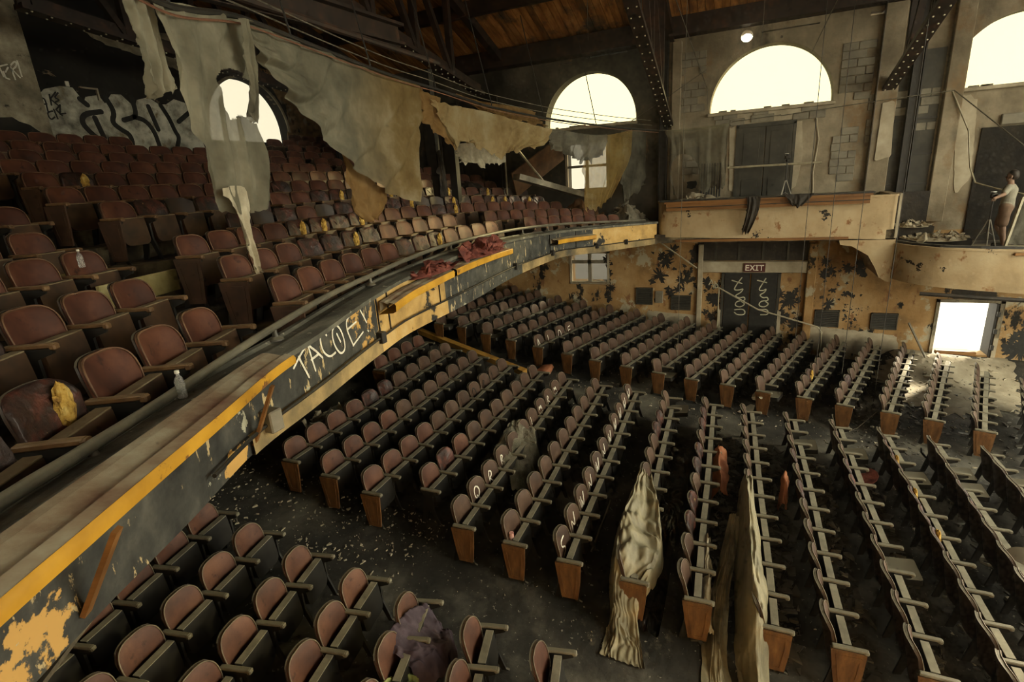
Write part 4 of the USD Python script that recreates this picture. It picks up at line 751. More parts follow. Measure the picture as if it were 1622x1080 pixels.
GL = {'L': [[(-.06, .13), (-.06, -.1), (.08, -.1)]], 'O': [[(.08 * math.cos(a), .02 + .12 * math.sin(a)) for a in np.linspace(0, 6.28, 13)]], 'B': [[(-.06, -.1), (-.06, .14), (.05, .1), (-.05, .03), (.07, -.03), (.02, -.1), (-.06, -.1)]],
      'A': [[(-.08, -.1), (0, .14), (.08, -.1)], [(-.05, -.02), (.06, .0)]], 'E': [[(.07, .13), (-.06, .13), (-.06, -.1), (.08, -.1)], [(-.06, .02), (.05, .03)]], 'R': [[(-.06, -.12), (-.05, .13), (.05, .1), (.04, .02), (-.05, .01), (.09, -.12)]], 'Q': [[(.08 * math.cos(a), .05 + .09 * math.sin(a)) for a in np.linspace(0, 6.28, 13)], [(-.01, 0), (.08, -.12)]],
      'W': [[(-.11, .12), (-.06, -.1), (0, .08), (.05, -.1), (.10, .14)], [(-.02, .12), (.0, -.06)]], 'N': [[(-.09, -.1), (-.07, .12), (.05, -.08), (.08, .14)], [(.10, -.1), (.11, -.09)]], 'S': [[(.08, .12), (-.05, .10), (-.04, .02), (.07, -.03), (.05, -.1), (-.08, -.1)]], 'C': [[(.08, .1), (-.03, .12), (-.07, 0), (-.03, -.1), (.08, -.08)]],
      'X': [[(-.10, .14), (-.08, .05), (-.03, .13), (.0, .05), (.04, .13), (.06, .04)], [(-.09, .0), (-.02, -.1), (.02, 0), (.05, -.1), (.09, -.02)]]}
GRAF = {('s', 5, 0): 'A', ('s', 5, 1): 'L', ('s', 5, 2): 'O', ('s', 5, 3): 'E'}
for i, ch in ((6, 'L'), (7, 'O'), (8, 'B'), (9, 'L')): GRAF[('r', 3, i)] = 'k' + ch
for i, ch in ((1, 'Q'), (2, 'R'), (3, 'B'), (5, 'C'), (6, 'L'), (7, 'X'), (8, 'B'), (9, 'X')): GRAF[('r', 5, i)] = ch
for i, ch in enumerate('SNWNWNWWWWW'): GRAF[('r', 7, i)] = ch
TORN_R = {('r', 3, 11): 1, ('r', 4, 2): 1, ('r', 1, 3): 0, ('r', 8, 7): 1, ('r', 8, 8): 1, ('r', 8, 5): 0, ('r', 9, 5): 1, ('r', 9, 6): 1, ('r', 9, 8): 1, ('r', 9, 9): 1, ('r', 9, 3): 1, ('r', 9, 2): 1, ('r', 11, 7): 1, ('r', 11, 5): 1, ('r', 12, 6): 1, ('r', 12, 7): 1, ('r', 12, 5): 0, ('r', 13, 9): 1, ('r', 13, 8): 1, ('r', 13, 6): 1, ('r', 13, 5): 1, ('r', 13, 4): 1, ('r', 14, 6): 1, ('r', 14, 7): 1, ('s', 13, 2): 1, ('s', 14, 2): 1, ('s', 4, 7): 1, ('s', 5, 8): 1, ('r', 1, 4): 1, ('r', 1, 5): 1}
DOWN = {('r', 11, 9): 1, ('r', 12, 9): 1, ('r', 13, 8): 1, ('r', 12, 3): 1, ('r', 14, 9): 1, ('r', 14, 8): 1, ('r', 15, 9): 1, ('r', 13, 0): 0, ('s', 1, 0): 1, ('s', 3, 0): 1, ('s', 9, 0): 1, ('s', 12, 0): 1, ('r', 8, 10): 1, ('r', 8, 9): 0}
allseats = []
for blk, rows_, bn in (('r', CEN, 'middle stalls block'), ('s', FAR, 'far stalls block'), ('n', NRS, 'near stalls block')):
    for ri, (xa, ya, xb, yb, n) in enumerate(rows_):
        rz = math.atan2(yb - ya, xb - xa)
        for i in range(n):
            if blk == 'r' and ri == 4 and i == 0: continue
            u = i / max(1, n - 1); x, y = xa + (xb - xa) * u, ya + (yb - ya) * u + (.10 if blk != 'n' else 0) * 0
            z = float(.275 + .1005 * y + .00431 * y * y)
            first, last = i == 0, i == n - 1
            arms = (-1, 1) if last else (-1,)
            end = None
            if first and blk in ('r', 's'): end = -1
            if blk == 'n' and last: end = None
            g = GRAF.get((blk, ri, i)); torn = .08 if TORN_R.get((blk, ri, i)) else 0
            st = 'down' if DOWN.get((blk, ri, i)) else 'up'
            allseats.append((math.dist((x, y, z), (0, 0, 6)), blk, ri, i, n, bn, (x, y, z), rz + .02 * math.sin(7.1 * i + 3 * ri), st, arms, end, torn, g))
order = sorted(allseats, key=lambda a: (a[0], a[1]))
order = [a for a in order if not (a[1] == 's' and a[2] == 0)] + [a for a in order if a[1] == 's' and a[2] == 0]
LIMIT = 300
rest = []
for q, a in enumerate(order):
    dist, blk, ri, i, n, bn, loc, rz, st, arms, end, torn, g = a
    if q >= LIMIT: rest.append(a); continue
    S = NEAR if blk == 'n' or (blk == 'r' and ri <= 4 and i < 4) else STAL
    sk = (st, arms, end, torn, (1 if ri == 13 and i % 2 == 0 else 2 + i % 2) if torn else 0, False)
    look = 'torn dusty seat' if torn else ('dusty seat with lowered cushion' if st == 'down' else 'dusty brown seat')
    if g: look = 'seat spray-painted ' + ('black' if g[0] == 'k' else 'white')
    lab = f'{look}, {ordn(i + 1)} from near end, {ordn(ri + 1)} row from back, {bn}'
    ex = None
    if g and not torn: ex = letters([[(p[0], p[1]) for p in s_] for s_ in GL[g[-1]]], .022, MPAINTK if g[0] == 'k' else MPAINTW, 'spray-painted mark')
    place_seat('stalls_chair', S, sk, lab, f'{bn} seats, {ordn(ri + 1)} row', loc, rz, ex)
# the farthest seats, too many to list one by one
if rest:
    t = thing('distant_stalls_seats', 'rows of dusty stalls seats farthest from view against the far wall', 'theatre seats', kind='stuff')
    pm = [('backrests', pad_mesh(.475, .36, .86, .028, .20, .75, 2.8), MFAB), ('back_shells', shell_mesh(.49, .27, .864, .20, .75), MSHELL), ('folded_seats', cbox(0, -.25, .42, .43, .09, .37, .02), MPAN), ('seat_edges', cbox(0, -.224, .617, .430, .088, .012, .004), MDUSTY), ('armrests', cbox(-.27, -.235, .622, .055, .34, .036, .012), MARM), ('legs', ext_yz(Polygon([(-.12, .6), (-.30, .6), (-.25, .3), (-.36, 0), (-.05, 0), (-.14, .3)]), -.284, .028), MBLACK)]
    for nm, m, mt in pm:
        l = []
        for a in rest:
            c = m.copy(); c.apply_transform(trimesh.transformations.translation_matrix(a[6]) @ trimesh.transformations.rotation_matrix(a[7], (0, 0, 1))); l.append(c)
        obj(nm, cat(l), mt, t, smooth=40, kind='stuff')
# ================================================================== torn nets and curtains
from scipy.interpolate import RectBivariateSpline
def sheet_points(ctrl, nu, nv):
    c = np.array(ctrl); a, b = c.shape[:2]; v, u = np.linspace(0, 1, nv), np.linspace(0, 1, nu); out = []
    for i in range(3): out.append(RectBivariateSpline(np.linspace(0, 1, a), np.linspace(0, 1, b), c[..., i], kx=min(3, a - 1), ky=min(3, b - 1))(v, u))
    return np.stack(out, -1)
def sheet(ctrl, nu=70, nv=60, folds=(7, .04, 1.2), ragged_=.03, seed=0, hole=None, holes_n=0):
    """cloth hanging through the control points; folds=(count, depth, slant)"""
    P = sheet_points(ctrl, nu, nv); du = np.gradient(P, axis=1); dv = np.gradient(P, axis=0); n = np.cross(du, dv); n /= np.linalg.norm(n, axis=-1, keepdims=True) + 1e-9
    U, V = np.meshgrid(np.linspace(0, 1, nu), np.linspace(0, 1, nv)); q = np.stack([U * 3 + seed, V * 2.2, U * 0], -1)
    ph = 2 * np.pi * (folds[0] * U + folds[2] * V) + 5 * meshkit.fbm(q, 3, seed)
    f = folds[1] * (1.6 * (1 - abs(np.sin(ph / 2))) ** 2 + .7 * np.sin(ph) + .35 * np.sin(2.3 * ph + 1)) * (.35 + .65 * V) + .045 * folds[1] / .04 * (meshkit.fbm(q * 2.5, 4, seed + 5) - .5)
    P = P + n * f[..., None]
    P[-1, :, 2] += ragged_ * (meshkit.noise(np.stack([U[-1] * 23, U[-1] * 0, U[-1] * 0 + seed], -1), seed) - .5) * 2
    P[:, 0] += (du[:, 0] / (np.linalg.norm(du[:, 0], axis=-1, keepdims=True) + 1e-9)) * (ragged_ * (meshkit.noise(np.stack([V[:, 0] * 19, V[:, 0] * 0, V[:, 0] * 0], -1), seed + 2) - .5))[:, None] * 2
    g = grid_mesh(P); keep = np.ones(len(g.faces), bool); fu, fv = U.ravel()[g.faces].mean(1), V.ravel()[g.faces].mean(1)
    if hole is not None:
        hp = Polygon(hole); keep &= np.array([not hp.contains(Point(a, b)) for a, b in zip(fu, fv)])
    if holes_n:
        w = meshkit.fbm(np.stack([fu * 9, fv * 6, fu * 0 + seed], -1), 3, seed + 9); keep &= w < holes_n
    g.update_faces(keep); return g
MNETX = {}
def mat_grad(name, a, b, x0, x1, tr, trans):
    N = {'geo': ('geometry', {}), 's': ('separate_xyz', {}), 'n': ('noise_texture', {'scale': 1.6, 'detail': 6, 'roughness': .62}), 'ra': ('rgb_ramp', {'ramp': a}), 'rb': ('rgb_ramp', {'ramp': b}),
         'nx': ('math', {'math_type': 'multiply_add', 'value2': 1.6}), 'g': ('map_range', {'from_min': x0 + .8, 'from_max': x1 + .8, 'clamp': True}), 'mx': ('mix', {}),
         'd': ('diffuse_bsdf', {}), 't': ('translucent_bsdf', {}), 'm': ('mix_closure', {'fac': trans}), 'x': ('transparent_bsdf', {'color': (1, 1, 1)}), 'm2': ('mix_closure', {'fac': tr})}
    K = [('geo.position', 'n.vector'), ('geo.position', 's.vector'), ('n.fac', 'nx.value1'), ('s.x', 'nx.value3'), ('nx.value', 'g.value'), ('n.fac', 'ra.fac'), ('n.fac', 'rb.fac'), ('g.result', 'mx.fac'), ('ra.color', 'mx.color1'), ('rb.color', 'mx.color2'),
         ('mx.color', 'd.color'), ('mx.color', 't.color'), ('d.BSDF', 'm.closure1'), ('t.BSDF', 'm.closure2'), ('m.closure', 'm2.closure1'), ('x.BSDF', 'm2.closure2')]
    return usdkit.material(stage, L(name), N, K, surface='m2.closure')
MNETBIG = mat_grad('net_stained', [(.3, (.11, .107, .078)), (.5, (.18, .174, .128)), (.7, (.30, .287, .21))], [(.3, (.13, .088, .035)), (.5, (.21, .155, .07)), (.7, (.33, .285, .18))], 5.3, 6.8, .08, .35)
CUR = {}
def curtain(nm, key, mt, lab, **k):
    return obj(nm, sheet(SHEETS[key], **k), mt, label=lab, cat='torn curtain', smooth=True)
curtain('torn_curtain', 'A1', MNETG, 'narrow dark twisted net hanging leftmost in front of the silver graffiti', folds=(2.2, .035, .3), nu=40, nv=50, seed=1)
curtain('torn_curtain', 'A2', MNETG, 'large pale grey net with a big hole in front of the rear lunette', folds=(3.2, .035, 1.6), nu=110, nv=100, seed=2, hole=[(.47, .40), (.56, .355), (.72, .345), (1.1, .42), (1.1, .60), (.82, .56), (.60, .585)], ragged_=.012)
curtain('torn_curtain', 'A3', MPALE3, 'pale shredded rag tail dangling over the balcony seats', folds=(1.5, .03, .5), nu=24, nv=40, seed=3, ragged_=.05)
curtain('torn_curtain', 'TW', MNETG, 'thin twisted strip of net hanging between the two big nets', folds=(1.5, .03, .3), nu=20, nv=50, seed=4)
curtain('torn_curtain', 'B', MNETBIG, 'biggest swagged net, grey turning tan, hanging over the balcony', folds=(5.5, .045, 2.2), nu=140, nv=90, seed=5, ragged_=.015)
curtain('torn_curtain', 'B2', MNETB, 'brown triangular scrap hanging below the biggest net', folds=(2, .05, .4), nu=40, nv=40, seed=6)
curtain('torn_curtain', 'C1', MNETB, 'brown gathered net right beside the biggest net', folds=(2.5, .05, .8), nu=40, nv=40, seed=7)
curtain('torn_curtain', 'C2', MNETY, 'long tan net band sagging from the pipe above the rear seats', folds=(9, .04, 1.5), nu=110, nv=40, seed=8, ragged_=.10)
curtain('torn_curtain', 'C3', MPALE3, 'ragged whitish strip of net hanging over the rear balcony seats', folds=(4, .04, .3), nu=60, nv=30, seed=9, ragged_=.14)
curtain('torn_curtain', 'C4', MNETB, 'brown net band hanging highest below the roof truss', folds=(6, .05, .6), nu=80, nv=30, seed=10, ragged_=.06)
curtain('torn_curtain', 'C5', MNETD, 'dark sagging net just left of the balcony window', folds=(5, .06, .4), nu=70, nv=40, seed=11, ragged_=.12)
curtain('torn_curtain', 'C6', MNETT, 'thin golden net hanging across the balcony window', folds=(4, .05, .5), nu=70, nv=60, seed=12, ragged_=.12)
curtain('torn_curtain', 'C7', MNETD, 'dark net hanging beside the black column right of the balcony window', folds=(2.5, .05, .5), nu=50, nv=50, seed=13, ragged_=.1)
curtain('torn_curtain', 'BN', MNETD2, 'dark see-through net with a round hole hanging in the first side box', folds=(3.5, .05, .3), nu=70, nv=60, seed=14, ragged_=.1, hole=[(.30 + .26 * math.cos(a), .74 + .34 * math.sin(a)) for a in np.linspace(0, 6.28, 24)])
pp = thing('net_pipe', 'curved iron pipe and wires from which the nets hang above the balcony', 'pipe')
PP = np.array([(1.4, 2.5, 7.10), (2.43, 3.26, 7.16), (3.58, 3.8, 7.40), (4.9, 4.26, 7.50), (7.71, 4.77, 7.55), (9.85, 4.81, 7.48), (12.44, 4.47, 7.39), (15.13, 3.63, 7.29), (17.3, 2.6, 7.2)])
tt = np.linspace(0, len(PP) - 1, 90); cur = np.stack([PchipInterpolator(range(len(PP)), PP[:, i])(tt) for i in range(3)], 1)
obj('pipe', tube(cur, .022, 7), MBLACK, pp); obj('wire', tube(cur + np.array([0, .15, .16]), .008, 5), MWIRE, pp); obj('wire', tube(cur + [0, .2, .30], .008, 5), MWIRE, pp); obj('wire', tube(cur + [0, -.04, -.06], .008, 5), MRUSTW, pp)
for x in (2.6, 4.4, 6.3, 8.3, 10.4, 12.6, 14.8):
    i = int(np.argmin(abs(cur[:, 0] - x))); a = cur[i]; obj('hanger', tube([a, (a[0] + .1, a[1] + .5, 9.6)], .010, 5), MBLACK, pp)
gd = obj('ceiling_girder', cat(frame_bar((3.0, 5.6, 8.1), (9.9, 6.5, 8.75), .3, .05), frame_bar((3.0, 5.6, 8.25), (9.9, 6.5, 8.9), .04, .38), frame_bar((3.0, 5.6, 8.42), (9.9, 6.5, 9.08), .3, .05)), MSTEEL, label='deep black steel girder running above the big grey nets', cat='girder')
obj('ceiling_pipe', tube([(2.2, 3.9, 7.75), (4.5, 4.9, 8.0), (9.8, 5.6, 8.28)], .045, 8), MSTEEL, label='rusty pipe running just under the black girder', cat='pipe')
for (x, y, zb, zt, lab) in ((12.92, 7.75, 5.05, 8.9, 'charred black post wrapped in rags among the rear balcony seats'), (13.2, 7.35, 5.0, 7.45, 'second black post beside the charred post on the balcony')):
    t = thing('roof_post', lab, 'post'); 
    obj('shaft', frame_bar((x, y, zb), (x, y, zt), .20, .20, (1, 0, 0)), MBLACK, t)
    if zt > 8: obj('rag_wrap', sheet([[(x - .12, y - .14, 6.9), (x, y - .16, 6.95), (x + .16, y - .1, 6.9)], [(x - .2, y - .16, 6.0), (x, y - .2, 6.0), (x + .18, y - .14, 6.0)], [(x - .25, y - .2, 5.3), (x, y - .24, 5.2), (x + .3, y - .1, 5.1)]], 24, 30, (3, .05, .3), .1, 5), MTAR, t)
    else: obj('brace', frame_bar((x + .18, y, zb), (x + .10, y, zt), .08, .06, (1, 0, 0)), MBLACK, t)

# ================================================================== cloths over the stalls chairs
def drape(nm, lab, pathpts, widths, mt, prof, seed=0, n=90, m=46, fold=.03, fr=9, cross=0.):
    """cloth lying along a path (x,y,z of its ridge) with a cross profile of (side offset, drop) pairs scaled by width"""
    pp_ = np.array(pathpts); t = np.linspace(0, len(pp_) - 1, n); c = np.stack([PchipInterpolator(range(len(pp_)), pp_[:, i])(t) for i in range(3)], 1)
    w = PchipInterpolator(range(len(widths)), widths)(np.linspace(0, len(widths) - 1, n))
    d = np.gradient(c[:, :2], axis=0); d /= np.linalg.norm(d, axis=1, keepdims=True) + 1e-9; s = np.stack([d[:, 1], -d[:, 0]], 1); s *= -np.sign(s[:, 1:2] + 1e-6)
    pr = np.array(prof, float); u = np.linspace(0, 1, m); po = np.interp(u, np.linspace(0, 1, len(pr)), pr[:, 0]); pd = np.interp(u, np.linspace(0, 1, len(pr)), pr[:, 1])
    P = np.zeros((n, m, 3)); q = np.stack(list(np.meshgrid(np.linspace(0, 6, n), np.linspace(0, 2, m), indexing='ij')) + [np.zeros((n, m)) + seed], -1)
    f = (meshkit.fbm(q * np.array([1.0, 3.0, 1]), 4, seed) - .5); rid = np.sin(2 * np.pi * (fr * u[None] * (.5 + meshkit.fbm(q * .35, 2, seed + 4)) + 3.5 * meshkit.fbm(q * np.array([1.2, .5, 1]), 3, seed + 1))) * (meshkit.noise(q * .9, seed + 7)) + cross * np.sin(2 * np.pi * (1.6 * q[..., 0] + .8 * u[None] + 3 * meshkit.fbm(q * .8, 3, seed + 2))) * (.3 + meshkit.noise(q * 1.3, seed + 8))
    P[..., 0] = c[:, None, 0] + s[:, None, 0] * po[None] * w[:, None]; P[..., 1] = c[:, None, 1] + s[:, None, 1] * po[None] * w[:, None]
    P[..., 2] = c[:, None, 2] - pd[None] * w[:, None] + fold * rid + .16 * f
    P[..., :2] += (.07 * f)[..., None] * s[:, None]
    fl_ = floor_z(P[..., 0], P[..., 1]) + .015 + .02 * abs(rid); P[..., 2] = np.maximum(P[..., 2], fl_)
    return obj(nm, grid_mesh(P), mt, smooth=True, label=lab, cat='cloth')
SADDLE = [(-.35, 1.2), (-.25, .5), (-.12, .05), (0, 0), (.2, .12), (.5, .35), (.8, .42), (.95, .5), (1.0, 1.1)]
drape('fallen_cloth', 'greenish crumpled cloth draped over the chairs at the near end of a row', [(7.65, 1.34, 1.42), (7.2, 1.33, 1.38), (6.6, 1.33, 1.36), (6.2, 1.31, 1.33), (5.75, 1.28, 1.25), (5.45, 1.25, .85), (5.28, 1.22, .55), (4.9, 1.2, .42)], [.16, .32, .48, .52, .42, .26, .30, .40], MDRAPE, SADDLE, 3, fold=.03, cross=.8, n=140, m=60)
drape('fallen_cloth', 'long greenish and amber cloth draped along the chair backs, right of the crumpled one', [(8.35, -.25, 1.22), (7.8, -.27, 1.20), (7.0, -.29, 1.19), (6.4, -.31, 1.18), (5.9, -.33, 1.15), (5.55, -.36, .95), (5.25, -.40, .55), (4.6, -.45, .30)], [.22, .28, .34, .36, .36, .34, .34, .40], MDRAPE, [(-.5, 1.9), (-.4, 1.1), (-.2, .25), (0, -.02), (.25, .15), (.5, .9)], 5, fold=.02, fr=4)
drape('fallen_cloth', 'narrow strip of the same long cloth trailing to the floor on its left', [(7.5, -.08, 1.0), (6.9, -.02, .72), (6.3, .05, .55), (5.7, .06, .45), (5.2, .02, .36), (4.7, -.05, .3)], [.16, .2, .24, .26, .3, .34], MDRAPE, [(-.5, .6), (-.2, .1), (0, 0), (.2, .1), (.5, .6)], 7, fold=.02, fr=3)
drape('fallen_cloth', 'thin pale shred of cloth hanging over the row beside the long cloth', [(6.9, .28, .95), (6.5, .24, .93), (6.1, .22, .9), (5.8, .2, .75), (5.6, .16, .5)], [.10, .12, .14, .14, .14], MPALE3, [(-.5, .6), (0, 0), (.5, .6)], 9, n=50, m=20, fold=.02, fr=3)
drape('clear_sheet', 'translucent plastic sheet lying over the chairs of the spray-painted row', [(8.5, 3.92, 1.60), (8.0, 3.88, 1.55), (7.5, 3.84, 1.48), (7.15, 3.82, 1.40)], [.4, .6, .6, .4], MSHEET, SADDLE, 11, n=50, m=40, fold=.03, fr=5)
xs_, ys_ = np.linspace(5.4, 10.4, 150), np.linspace(.72, 1.18, 40)
X, Y = np.meshgrid(xs_, ys_, indexing='ij'); q = np.stack([X * 1.6, Y * 5, X * 0], -1)
Z = floor_z(X, Y) + .04 + .22 * np.clip(meshkit.fbm(q, 4, 21) - .35, 0, 1) + .02 * np.sin(40 * X + 25 * meshkit.fbm(q * 1.3, 2, 5))
obj('plastic_tarpaulin', grid_mesh(np.stack([X, Y + .08 * (meshkit.fbm(q * .7, 2, 3) - .5), Z], -1)), MGLOSS, smooth=True, label='wet black plastic sheeting lying between two rows beside the crumpled cloth', cat='plastic sheet')
# jacket and rag in the near block
drape('jacket', 'purple grey jacket dumped over a near chair', [(3.42, 3.30, 1.42), (3.65, 3.28, 1.46), (3.9, 3.26, 1.40), (4.12, 3.22, 1.26), (4.2, 3.2, 1.0)], [.5, .62, .66, .5, .4], MPURP, [(-.25, .9), (-.12, .15), (0, 0), (.25, .22), (.5, .36), (.72, .38), (.85, .9)], 13, n=60, m=50, fold=.035, fr=5)
drape('green_rag', 'green and white rag lying on the chair arm beside the purple jacket', [(3.05, 3.08, 1.33), (3.25, 3.04, 1.22), (3.42, 3.0, 1.12), (3.5, 2.96, .95)], [.22, .3, .3, .2], MGREEN, [(-.4, .5), (0, 0), (.3, .15), (.6, .6)], 17, n=36, m=28, fold=.02, fr=3)
drape('orange_sheet', 'crumpled orange sheet lying between two rows', [(9.55, .22, 1.05), (9.25, .2, .95), (9.0, .18, .85), (8.7, .14, .65)], [.3, .4, .36, .3], MORANGE, [(-.5, .9), (-.1, .1), (0, 0), (.4, .5)], 19, n=24, m=16, fold=.02, fr=3)
drape('orange_sheet', 'small brown rag hanging behind the row right of the long cloth', [(8.95, -.85, 1.05), (8.75, -.84, .9), (8.55, -.82, .65)], [.2, .24, .2], MORANGE, [(-.3, .9), (0, 0), (.3, .7)], 23, n=20, m=12, fold=.02, fr=2)

# ================================================================== debris
rd = np.random.default_rng(77)
def chips(n, xr, yr, smin, smax, zfun, seed, flat_=.25, lift=.01):
    """angular flakes lying on a surface, each a small prism"""
    r = np.random.default_rng(seed); V, F = [], []; o = 0
    for _ in range(n):
        x, y = xr[0] + (xr[1] - xr[0]) * r.random(), yr[0] + (yr[1] - yr[0]) * r.random(); s = smin + (smax - smin) * r.random() ** 2.5; k = int(r.integers(3, 6))
        a = np.sort(r.random(k) * 2 * np.pi); rr = s * (.5 + .5 * r.random(k)); h = s * flat_ * (.2 + .5 * r.random()); tx, ty = .35 * (r.random(2) - .5)
        px, py = rr * np.cos(a), rr * np.sin(a) * .8; z = zfun(x, y)
        top_ = np.stack([x + px, y + py, z + lift + h + tx * px + ty * py], 1); bot = np.stack([x + px * 1.05, y + py * 1.05, np.full(k, z - .01)], 1)
        V += [top_, bot]; idx = np.arange(k)
        F += [[o, o + i, o + i + 1] for i in range(1, k - 1)] + [[o + i, o + k + i, o + k + (i + 1) % k] for i in idx] + [[o + i, o + k + (i + 1) % k, o + (i + 1) % k] for i in idx]; o += 2 * k
    return trimesh.Trimesh(np.vstack(V), np.array(F), process=False)
fz = lambda x, y: float(floor_z(x, y))
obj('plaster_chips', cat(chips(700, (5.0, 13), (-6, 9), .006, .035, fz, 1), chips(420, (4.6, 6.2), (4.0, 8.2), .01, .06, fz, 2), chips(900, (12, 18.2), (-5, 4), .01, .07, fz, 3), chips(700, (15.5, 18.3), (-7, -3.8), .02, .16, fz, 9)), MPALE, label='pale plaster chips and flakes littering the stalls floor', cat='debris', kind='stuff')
obj('charred_flakes', cat(*[chips(420, (5.6, 11.4), (y, y + .46), .03, .20, fz, 10 + i, .2) for i, y in enumerate((-.20 + .05, -.95, -1.75, -2.56, -3.3, -4.1, -4.95))], chips(500, (12.2, 17.5), (-6, -2.5), .03, .16, fz, 30)), MDEBD, label='dark charred flakes covering the floor between the front rows', cat='debris', kind='stuff')
obj('plaster_slabs', cat(*[chips(70, (6.5, 11.2), (y, y + .45), .06, .17, fz, 50 + i, .25, .03) for i, y in enumerate((-1.75, -2.56, -3.3, -4.1))]), MDEBRIS, label='grey plaster slabs lying among the charred flakes of the front rows', cat='debris', kind='stuff')
def heap(nm, lab, cx, cy, rx, ry, h, zf, n, seed, mt, s0=.05, s1=.25):
    r = np.random.default_rng(seed); ms = []
    A, B = np.meshgrid(np.linspace(0, 2 * np.pi, 30), np.linspace(0, 1, 10), indexing='ij'); X, Y = cx + rx * B * np.cos(A), cy + ry * B * np.sin(A)
    Z = zf(X, Y) + h * (1 - B ** 1.5) * (.5 + meshkit.fbm(np.stack([X * 3, Y * 3, X * 0], -1), 3, seed)) - .02
    ms.append(grid_mesh(np.stack([X, Y, Z], -1)))
    for _ in range(n):
        a, b = r.random() * 6.283, math.sqrt(r.random()); x, y = cx + rx * b * math.cos(a), cy + ry * b * math.sin(a); s = s0 + (s1 - s0) * r.random() ** 2
        bx = trimesh.convex.convex_hull((r.random((9, 3)) - .5) * s * np.array([2, 1.4, .7])); bx.apply_transform(trimesh.transformations.random_rotation_matrix(r.random(3)) if r.random() < .5 else np.eye(4)); bx.apply_translation((x, y, float(zf(x, y)) + h * (1 - b ** 1.5) * .8 + s * .25)); ms.append(bx)
    return obj(nm, cat(*ms), mt, label=lab, cat='rubble', kind='stuff')
bz = lambda x, y: np.full_like(np.asarray(x, float), 4.3) + .25 * np.maximum(0, np.asarray(y, float) - 3.6)
heap('rubble_heap', 'rubble heap at the far end of the balcony beside the side box', 17.1, 3.5, .9, .75, .95, bz, 150, 3, MDEBRIS, .05, .3)
heap('rubble_heap', 'brown rubble heap under the balcony window', 17.0, 4.9, 1.0, .9, .6, bz, 110, 4, MWOODP, .05, .22)
heap('rubble_heap', 'charred rubble strewn over the rear right balcony seats', 15.6, 8.2, 1.6, 1.2, .5, lambda x, y: np.full_like(np.asarray(x, float), 5.35) + .28 * (np.asarray(y, float) - 7.4), 120, 5, MTAR, .05, .3)
heap('rubble_heap', 'pale rubble heap against the far wall under the lower window', 17.55, 4.6, .55, 1.1, .45, lambda x, y: floor_z(x, y), 90, 6, MPALE, .05, .22)
heap('rubble_heap', 'grey rubble along the far wall beside the wall grilles', 17.75, 2.4, .38, 1.2, .3, lambda x, y: floor_z(x, y), 60, 7, MDEBRIS, .05, .2)
heap('rubble_heap', 'plaster rubble inside the first side box', 17.6, 1.4, .6, .9, .35, lambda x, y: np.full_like(np.asarray(x, float), 4.95), 90, 8, MPALE, .03, .14)
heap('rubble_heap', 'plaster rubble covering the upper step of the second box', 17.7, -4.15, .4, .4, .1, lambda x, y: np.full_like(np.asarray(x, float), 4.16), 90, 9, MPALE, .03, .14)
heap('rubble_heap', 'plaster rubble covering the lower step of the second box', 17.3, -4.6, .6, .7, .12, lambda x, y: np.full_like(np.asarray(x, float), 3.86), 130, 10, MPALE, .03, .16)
heap('rag_heap', 'heap of red rags and rubbish on the balcony front', 8.3, 4.22, .75, .26, .22, lambda x, y: np.full_like(np.asarray(x, float), 4.86), 60, 11, MRED, .04, .2)
heap('rag_heap', 'smaller trail of dark red rags on the balcony front', 6.6, 4.2, .6, .16, .12, lambda x, y: np.full_like(np.asarray(x, float), 4.82), 40, 12, MRED, .03, .14)
heap('rag_heap', 'black charred rags on the balcony aisle steps', 3.25, 4.75, .45, .55, .12, lambda x, y: 4.36 + .235 * np.maximum(0, (np.asarray(y, float) - 4.4) / .75), 50, 13, MTAR, .05, .25)
heap('rag_heap', 'grey plaster rubbish at the foot of the balcony aisle', 3.2, 3.95, .35, .3, .06, lambda x, y: np.full_like(np.asarray(x, float), 4.37), 60, 14, MDEBRIS, .03, .12)
for i, (x, y, z, rz, lx, lab) in enumerate(((3.0, 5.35, 4.80, .35, .75, 'pale yellow board lying across the balcony aisle, nearest'), (3.75, 6.3, 4.98, .3, .9, 'pale yellow board leaning in the balcony aisle behind the nearest'), (3.55, 6.9, 5.1, .4, .5, 'short yellow board highest in the balcony aisle'))):
    obj('yellow_board', cbox(x, y, z + .14, lx * 1.25, .05, .26, .008).apply_transform(trimesh.transformations.rotation_matrix(rz, (0, 0, 1), (x, y, z))), MYBOARD, label=lab, cat='board')
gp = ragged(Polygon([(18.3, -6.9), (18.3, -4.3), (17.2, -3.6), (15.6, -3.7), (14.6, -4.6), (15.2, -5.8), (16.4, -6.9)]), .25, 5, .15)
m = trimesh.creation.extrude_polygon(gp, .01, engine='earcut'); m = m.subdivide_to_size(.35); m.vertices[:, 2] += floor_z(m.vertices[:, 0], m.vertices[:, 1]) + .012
obj('light_pool_patch', m, MPALE, label='pale plaster patch laid as the pool of light inside the street door', cat='dust', kind='stuff')  # pale colour stands in for the daylight pool on the floor
